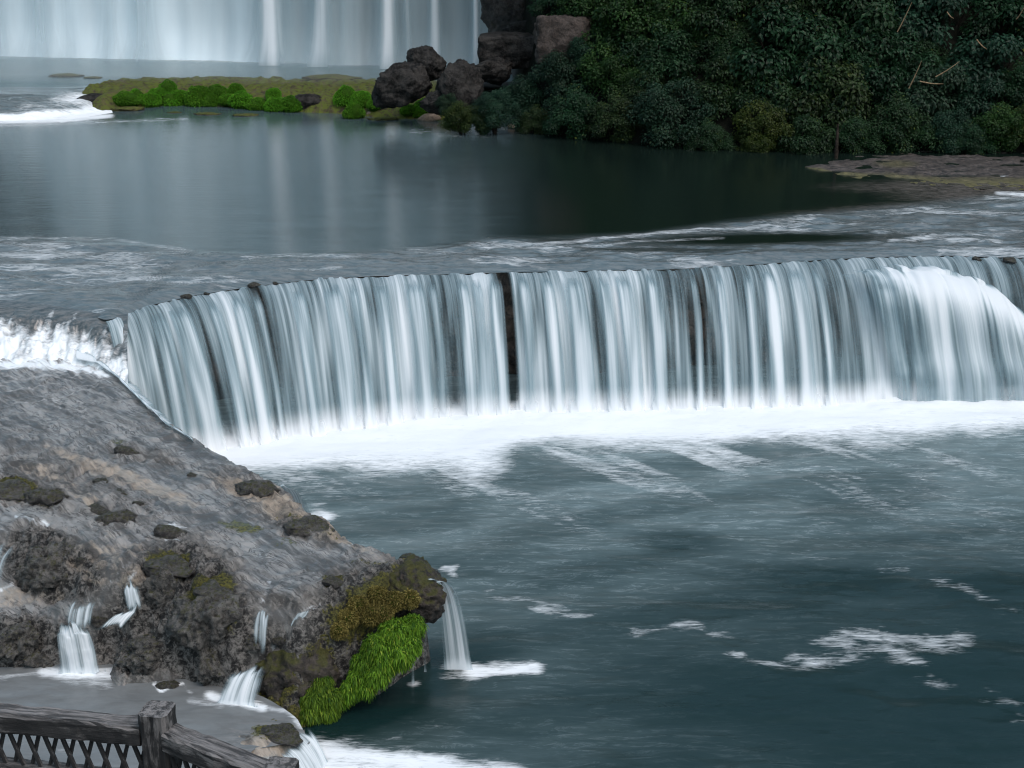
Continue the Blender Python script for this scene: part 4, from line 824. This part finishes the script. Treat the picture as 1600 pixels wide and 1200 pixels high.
for cx, wd, st in [(8, 26, .5), (75, 34, .55), (120, 20, .4), (185, 22, .5), (235, 30, .62), (432, 33, 1.0), (462, 16, .45), (512, 28, 1.0), (545, 14, .35), (611, 26, 1.0), (640, 12, .35), (683, 16, .95), (745, 10, .85), (-70, 40, .6), (-180, 50, .7), (-320, 60, .7)]:
    c0 = np.array([np.interp(cx, proj(fwb)[0], fwb[:, k]) for k in range(3)]); w = wd*c0[1]/F
    a = np.linspace(-1, 1, 26); v = np.linspace(0, 1, 30)
    V = np.zeros((26, 30, 3)); flare = 1+1.0*np.exp(-v*HT/1.0)
    V[..., 0] = c0[0] + a[:, None]*w*flare[None]; V[..., 1] = c0[1] - .9 - .35*np.cos(a*1.5)[:, None] + 1.3*(1-(1-v)**2)[None] - .5*np.exp(-v*HT/.9)[None]; V[..., 2] = ZF + HT*v[None]
    de = st*np.exp(-(a/.5)**2)[:, None]*(1-.35*np.exp(-v*HT/.8))[None]
    mk('water_column', (V-np.array(ff.location)).reshape(-1, 3), grid(26, 30), MAT['column'], ff, attrs=dict(dens=de), uv=np.stack([a[:, None]*w+0*v+cx, v[None]*HT*.25+0*a[:, None], 0*V[..., 0]+cx], -1).reshape(-1, 3))
bm = bmesh.new(); bmesh.ops.create_cube(bm, size=1); me = bpy.data.meshes.new('mist')
for v_ in bm.verts: v_.co = Vector((v_.co.x*44, v_.co.y*3.2, (v_.co.z+.5)*7))
bm.to_mesh(me); bm.free(); me.materials.append(mat_mist()); o = ob('mist', me); o.location = (-21.5, 61.6, ZF+.03); o.rotation_euler = (0, 0, -.093); tag(o, 'pale spray hanging at the foot of the tall misty waterfall', kind='stuff')
cy.volume_step_rate = 2.0; cy.volume_bounces = 1
o = mk('cliff_terrain', [(-60, 75, -1), (-60, 75, 20), (-60, 130, 22), (60, 66, -1), (60, 66, 20), (60, 130, 22)], [(0, 3, 4, 1), (1, 4, 5, 2)], MAT['bed']); tag(o, kind='structure')

# ------------------------------------------------------------------ rock bar at the water's edge on the right
nx, ny = 220, 70
xs = np.linspace(at(1270, 270, z=.05)[0], at(1750, 270, z=.05)[0], nx)
fpx = proj(np.stack([xs, 0*xs+42, 0*xs], -1))[0]
yf = np.array([at(a, b, z=0)[1] for a, b in zip(fpx, np.interp(fpx, [1270, 1330, 1400, 1470, 1600, 1800], [262, 276, 281, 291, 292, 294]))])
yb = np.array([at(a, b, z=0)[1] for a, b in zip(fpx, np.interp(fpx, [1270, 1330, 1400, 1500, 1600, 1800], [262, 253, 245, 240, 240, 240]))])
tt = np.linspace(-.1, 1.1, ny); Yw = yf[:, None]+(yb-yf)[:, None]*tt[None]; Xw = np.repeat(xs[:, None], ny, 1)
Z = .06*ss(tt, -.05, .2)[None]*ss(1-tt, -.05, .2)[None] - .05 + (fbm(Xw*1.1, Yw*1.6, o=5, seed=120, ridged=True)-.5)*.16 + (fbm(Xw*4, Yw*4, o=3, seed=121)-.5)*.06
mb = M('rock_bar'); p = mb.pos(); alg = mb.attr('algae'); n2 = mb.noise(mb.mapn(p, (1, 2, 1)), 5, 6, .7, .5)
cc = mb.mix(mb.rng(n2, .35, .65), (.014, .012, .010), (.10, .082, .07)); cc = mb.mix(mb.math('MULTIPLY', alg, mb.rng(n2, .25, .55)), cc, (.13, .12, .04))
mb.set(Base_Color=cc, Roughness=.5); mb.link(mb.bump(n2, .8, .06), mb.b.inputs['Normal'])
px, py = proj(np.stack([Xw, Yw, Z], -1))
o = mk('rock_bar', np.stack([Xw, Yw, Z], -1).reshape(-1, 3), grid(nx, ny), mb.m, attrs=dict(algae=np.clip((1-ss(tt, .02, .34))[None]+.8*blob(px, py, [(1400, 256, 30, 6, .7)])-.25*fbm(Xw*2, Yw*2, o=3, seed=122), 0, 1))); tag(o, kind='structure')

# ------------------------------------------------------------------ bushes on the bank
def crown(name, mat, n, leaf, seed, sq=(1, .8, .8), nclump=34, droop=.35):
    r = np.random.default_rng(seed)
    d = r.normal(0, 1, (nclump, 3)); d[:, 1] -= .35; d[:, 2] += .25; d /= np.linalg.norm(d, axis=1)[:, None]
    cc = d*r.uniform(.45, .92, (nclump, 1)); cr = r.uniform(.16, .34, nclump)
    k = r.integers(0, nclump, n); e = r.normal(0, 1, (n, 3)); e[:, 2] += .45; e /= np.linalg.norm(e, axis=1)[:, None]
    Pn = (cc[k] + e*(cr[k]*r.uniform(.45, 1.08, n))[:, None])*np.array(sq)
    nrm = e*.7 + np.array([0, -.25, .75]) + r.normal(0, .42, (n, 3)); nrm /= np.linalg.norm(nrm, axis=1)[:, None]
    ax = e + r.normal(0, .7, (n, 3)) + np.array([0, 0, -droop]); ax -= nrm*(ax*nrm).sum(1)[:, None]; ax /= np.linalg.norm(ax, axis=1)[:, None]
    sd_ = np.cross(nrm, ax); L = (leaf*r.uniform(.6, 1.35, n))[:, None]; w = L*r.uniform(.24, .34, n)[:, None]
    a = Pn; b = Pn+ax*L*.5-nrm*L*.02; c = Pn+ax*L-nrm*L*.22
    V = np.stack([a, b-sd_*w+nrm*w*.25, b+sd_*w+nrm*w*.25, c, b], 1).reshape(-1, 3)
    q = np.arange(n)[:, None]*5
    Fc = np.concatenate([q+np.array([[0, 4, 1]]), q+np.array([[0, 2, 4]]), q+np.array([[4, 3, 1]]), q+np.array([[4, 2, 3]])], 1).reshape(-1, 3)
    rc = np.clip(r.random(nclump)[k]*.45+r.random(n)*.55, 0, 1)
    return mk(name, V, Fc, MAT[mat], link=False, cols=dict(rnd=np.repeat(rc, 4)), smooth=False)
def stems(name, seed):
    r = np.random.default_rng(seed); Vs, Fs, off = [], [], 0
    for s in range(7):
        a = np.array([0, .1, -1.0]); tip = np.array([r.uniform(-.7, .7), r.uniform(-.5, .4), r.uniform(.1, .6)])
        for j in range(6):
            t = j/5; c = a*(1-t)+tip*t + np.array([0, 0, .25*math.sin(t*3)]); rr = .035*(1-.75*t)
            for g_ in range(5): Vs.append(c+rr*np.array([math.cos(g_*1.257), math.sin(g_*1.257), 0]))
            if j:
                for g_ in range(5): Fs.append((off+(j-1)*5+g_, off+(j-1)*5+(g_+1) % 5, off+j*5+(g_+1) % 5, off+j*5+g_))
        off += 30
    return mk(name, Vs, Fs, MAT['bark'], link=False)
CR = {'a': crown('crown', 'leaf', 14000, .062, 1, nclump=44), 'b': crown('crown', 'leaf2', 15000, .055, 2, nclump=46), 'c': crown('crown', 'leaf3', 12000, .062, 3, nclump=36), 'd': crown('crown', 'leaf', 10000, .085, 4, (1, .8, .95), 34, .8), 'e': crown('crown', 'leaf2', 11000, .078, 5, (1.1, .8, .8), 32, .8)}
ST = [stems('stem', s) for s in (1, 2)]
def bush(x, y, r, k, lab, i, push=0):
    p = hit(x, y, lambda a, b: hill(a, b), 40, 84, 900)
    if p[1] > 62 and y > 120: p = at(x, y, Y=50.3)
    sc = r*p[1]/F
    p = p + np.array([0, push+.2*sc-.5*(y > 170), 0])
    o = empty('bush', tuple(p), lab, 'bush', 'bushes covering the river bank'); o.scale = (sc,)*3; o.rotation_euler = (0, 0, random.uniform(-.5, .5))
    ob('crown', CR[k], o); ob('stem', ST[i % 2], o)
B = [(722, 186, 34, 'c', 'low round bush at the waterline before the white specked boulder'), (775, 175, 42, 'b', 'grey green bush beside the white specked boulder over the pale stones'), (835, 165, 60, 'b', 'broad blue green bush spreading below the squared dark block'), (900, 185, 55, 'a', 'dark bush dipping to the water where the shore stones end'),
     (890, 125, 60, 'b', 'blue green bush under the bare tan cliff face'), (955, 125, 62, 'c', 'yellow green bush just right of the tan cliff face'), (965, 190, 50, 'a', 'dark leafy bush hanging over the water left of the jutting one'), (1050, 190, 76, 'b', 'jutting blue green bush leaning lowest over the dark water'), (1045, 110, 80, 'a', 'dense green bush directly above the jutting one'), (1000, 50, 84, 'c', 'bright green bush high up the slope right of the cliff'),
     (930, 25, 70, 'c', 'loose green bush on top of the tan cliff face'), (1120, 40, 92, 'a', 'dark bush at the top edge between two brighter slopes'), (1130, 150, 60, 'd', 'shadowed bush in front of the black hollow'), (1190, 205, 56, 'c', 'yellow tipped bush over the black cave at the waterline'), (1225, 110, 100, 'd', 'large broad leaved bush hanging like a curtain mid slope'), (1290, 170, 84, 'd', 'broad leaved bush draping toward the water above the dead snag'), (1320, 60, 100, 'd', 'big leaved bush high mid slope below the longest cane'), (1330, 218, 46, 'a', 'low bush trailing in the water near the tip of the rock bar'),
     (1390, 130, 80, 'd', 'leafy bush beneath the three crossed canes'), (1400, 205, 62, 'a', 'green bush behind the tip of the rock bar'), (1470, 50, 100, 'e', 'dark vine clad bush between the scattered dry canes'), (1470, 160, 84, 'e', 'blue green bush right of the crossed canes'), (1480, 212, 50, 'b', 'pale blue green bush low behind the middle of the rock bar'), (1560, 120, 96, 'e', 'large vine clad bush at the right edge of the picture'), (1560, 205, 52, 'c', 'green fern like bush above the far side of the rock bar'), (1590, 30, 100, 'a', 'dark bush filling the upper right corner'), (1640, 190, 70, 'c', 'yellow green bush cut by the right picture edge by the rock bar'), (1230, 10, 90, 'd', 'leafy bush at the top edge above the curtain like one'), (1400, 0, 90, 'a', 'dark bush at the top edge near the longest cane'), (1020, 0, 80, 'a', 'dim bush at the top edge above the bright green one'), (700, 166, 22, 'b', 'small dark shrub growing in the cleft under the white specked boulder'), (752, 184, 30, 'a', 'small dark bush squeezed between the white specked boulder and the grey green bush'), (800, 188, 30, 'b', 'small blue green bush right above the pale shore stones'), (1150, 95, 60, 'a', 'dark green bush in the gap between the jutting slope and the curtain like one'), (1390, 80, 60, 'd', 'leafy bush behind the longest cane'), (1545, 165, 60, 'e', 'vine clad bush over the far side of the rock bar'), (1440, 100, 50, 'a', 'small dark bush behind the crossed canes'), (1195, 165, 56, 'd', 'broad leaved bush above the yellow tipped one'), (1335, 130, 60, 'a', 'dense dark bush between the two broad leaved ones'), (920, 90, 44, 'b', 'blue green bush crowding the tan cliff face'), (1070, 60, 70, 'c', 'green bush over the shoulder of the slope above the dense one'), (1600, 150, 60, 'a', 'dark bush at the right edge below the vine clad one'), (1010, 150, 50, 'a', 'dark bush filling the cleft left of the jutting one'), (1105, 222, 40, 'a', 'small leafy bush dipping between the jutting bush and the black hollow'), (1180, 228, 30, 'c', 'yellow leaved spray hanging over the black hollow at the waterline'), (1255, 222, 46, 'd', 'broad leaved bush trailing in the dark water beside the dead snag'), (840, 195, 34, 'a', 'small dark bush touching the water by the palest shore stone'), (1510, 225, 40, 'a', 'small dark bush edging the far side of the rock bar'), (870, 5, 46, 'a', 'small bush clinging to the cliff top beside the buttress')]
for i, (x, y, r, k, lab) in enumerate(B): bush(x, y, r, k, lab, i)
# the same thicket carries on up the slope, out of the frame, and shows in the reflections
upm = []
for i in range(44):
    x = rng.uniform(0, 34); d_ = rng.uniform(6, 17); y = bankY(x)+d_
    upm.append((x, y, float(hill(np.array(x), np.array(y)))+.4, rng.uniform(1.7, 2.6)))
me0 = CR['a']; V0 = np.zeros(len(me0.vertices)*3, np.float32); me0.vertices.foreach_get('co', V0); V0 = V0.reshape(-1, 3)
sel = np.arange(0, 14000, 5); V1 = V0.reshape(-1, 5, 3)[sel]; ctr = V1.mean(1, keepdims=True); V1 = (ctr+(V1-ctr)*2.6).reshape(-1, 3)
q = np.arange(len(sel))[:, None]*5; F1 = np.concatenate([q+np.array([[0, 4, 1]]), q+np.array([[0, 2, 4]]), q+np.array([[4, 3, 1]]), q+np.array([[4, 2, 3]])], 1).reshape(-1, 3)
Vs = np.concatenate([V1*s+np.array([x, y, z]) for x, y, z, s in upm]); Fs = np.concatenate([F1+i*len(V1) for i in range(len(upm))])
o = mk('thicket_foliage', Vs, Fs, MAT['leaf'], cols=dict(rnd=rng.random(len(Fs))), smooth=False); tag(o, 'dark thicket carrying on up the slope above the bushes', kind='stuff')

# dry canes caught in the bushes and a dead snag
def rod(name, a, b, r, lab, cat, group=None, mat='cane'):
    a, b = np.array(a), np.array(b); d = (b-a)/np.linalg.norm(b-a); s = np.cross(d, [0, 1, 0]); s /= np.linalg.norm(s); w = np.cross(d, s); Vs = []; Fs = []
    for j in range(9):
        t = j/8; rr = r*(1-.55*t)*(1.25 if j in (2, 4, 6) else 1)
        for g_ in range(6): Vs.append((b-a)*t + np.array([0, 0, -.03*math.sin(t*3.1)]) + rr*(s*math.cos(g_*1.047)+w*math.sin(g_*1.047)))
        if j:
            for g_ in range(6): Fs.append(((j-1)*6+g_, (j-1)*6+(g_+1) % 6, j*6+(g_+1) % 6, j*6+g_))
    o = mk(name, Vs, Fs, MAT[mat]); o.location = tuple(a); return tag(o, lab, cat, group)
for (xa, ya, xb, yb_, lab) in [(1402, 50, 1425, 3, 'long thin dry cane leaning at the top edge of the picture'), (1420, 138, 1440, 95, 'pale dry cane standing steeply left of the crossed ones'), (1462, 120, 1499, 96, 'dry cane slanting up to the right above the flat one'), (1437, 127, 1474, 131, 'dry cane lying almost flat below the slanting one'), (1526, 62, 1542, 77, 'short dry cane pointing down between dark bushes'), (1480, 19, 1490, 29, 'shortest dry cane near the top edge'), (1588, 30, 1600, 12, 'dry cane at the right picture edge')]:
    p0 = hit(xa, ya, hill, 40, 84, 900); Yc = p0[1]-2.2
    rod('dry_cane', at(xa, ya, Y=Yc), at(xb, yb_, Y=Yc-.2), .022, lab, 'cane', 'dry canes caught in the bushes')
p = at(1306, 250, z=-.05); rod('dead_snag', p, p+np.array([.05, .3, 1.1]), .07, 'short dead snag standing in dark water before the bushes', 'snag', None, 'bark')

# ------------------------------------------------------------------ wooden fence
def box(name, a, b, w, h, parent, up=(0, 0, 1), seed=0, rag=.004, link=True):
    "beam from a to b, width w, height h, with slightly worn edges; local x runs along the beam"
    a, b = Vector(a), Vector(b); L = (b-a).length; n = max(2, int(L/.05))
    Vs, Fs = [], []; r = random.Random(seed); bv = min(w, h)*.12
    prof_ = [(-w/2+bv, -h/2), (w/2-bv, -h/2), (w/2, -h/2+bv), (w/2, h/2-bv), (w/2-bv, h/2), (-w/2+bv, h/2), (-w/2, h/2-bv), (-w/2, -h/2+bv)]
    for j in range(n+1):
        for (y, z) in prof_: Vs.append((L*j/n, y+r.uniform(-rag, rag), z+r.uniform(-rag, rag)))
        if j:
            for g_ in range(8): Fs.append(((j-1)*8+g_, (j-1)*8+(g_+1) % 8, j*8+(g_+1) % 8, j*8+g_))
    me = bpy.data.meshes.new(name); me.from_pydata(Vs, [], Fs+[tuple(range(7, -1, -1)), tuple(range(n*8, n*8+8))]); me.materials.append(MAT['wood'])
    o = ob(name, me, parent); d = (b-a).normalized(); s = Vector(up).cross(d).normalized(); u_ = d.cross(s)
    M4 = Matrix((d, s, u_)).transposed().to_4x4(); M4.translation = a-(parent.location if parent else Vector()); o.matrix_local = M4
    return o
ZR = 4.16
pc = Vector(at(247, 1130, z=ZR)); plft = Vector(at(-150, 1092, z=ZR)); prt = Vector(at(438, 1206, z=ZR))
fe = empty('wooden_fence', tuple(pc), 'weathered dark wooden fence with crossed lattice overlooking the falls', 'fence')
dl_ = (plft-pc).normalized(); dr_ = (prt-pc).normalized(); up = Vector((0, 0, 1))
pw = .135
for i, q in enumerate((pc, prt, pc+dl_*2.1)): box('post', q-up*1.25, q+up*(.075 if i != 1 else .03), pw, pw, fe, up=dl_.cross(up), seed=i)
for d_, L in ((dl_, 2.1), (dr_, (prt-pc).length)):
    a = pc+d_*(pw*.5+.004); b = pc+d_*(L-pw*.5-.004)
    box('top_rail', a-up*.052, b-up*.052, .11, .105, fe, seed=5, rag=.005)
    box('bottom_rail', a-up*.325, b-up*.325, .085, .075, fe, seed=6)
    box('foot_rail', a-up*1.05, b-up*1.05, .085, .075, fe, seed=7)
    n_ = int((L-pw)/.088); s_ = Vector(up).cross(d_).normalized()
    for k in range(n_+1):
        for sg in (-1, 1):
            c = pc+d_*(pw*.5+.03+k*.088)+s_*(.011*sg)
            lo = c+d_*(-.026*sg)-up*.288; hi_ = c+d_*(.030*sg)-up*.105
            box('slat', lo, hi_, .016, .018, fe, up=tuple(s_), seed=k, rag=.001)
# the walkway the fence stands on, just below the frame
bw = empty('boardwalk', tuple(pc-up*1.32), 'plank walkway carrying the wooden fence', 'walkway')
for k in range(14):
    q = pc-up*1.29-dl_.cross(up)*0+Vector((0, -.02-.13*k, 0)); box('plank', q+dl_*2.2, q-dl_*1.6, .12, .05, bw, seed=k)
for q in (pc, pc+dl_*2.1, prt): box('pile', (q.x, q.y, -3.0), (q.x, q.y, pc.z-1.33), .18, .18, bw, up=(0, 1, 0), seed=3)
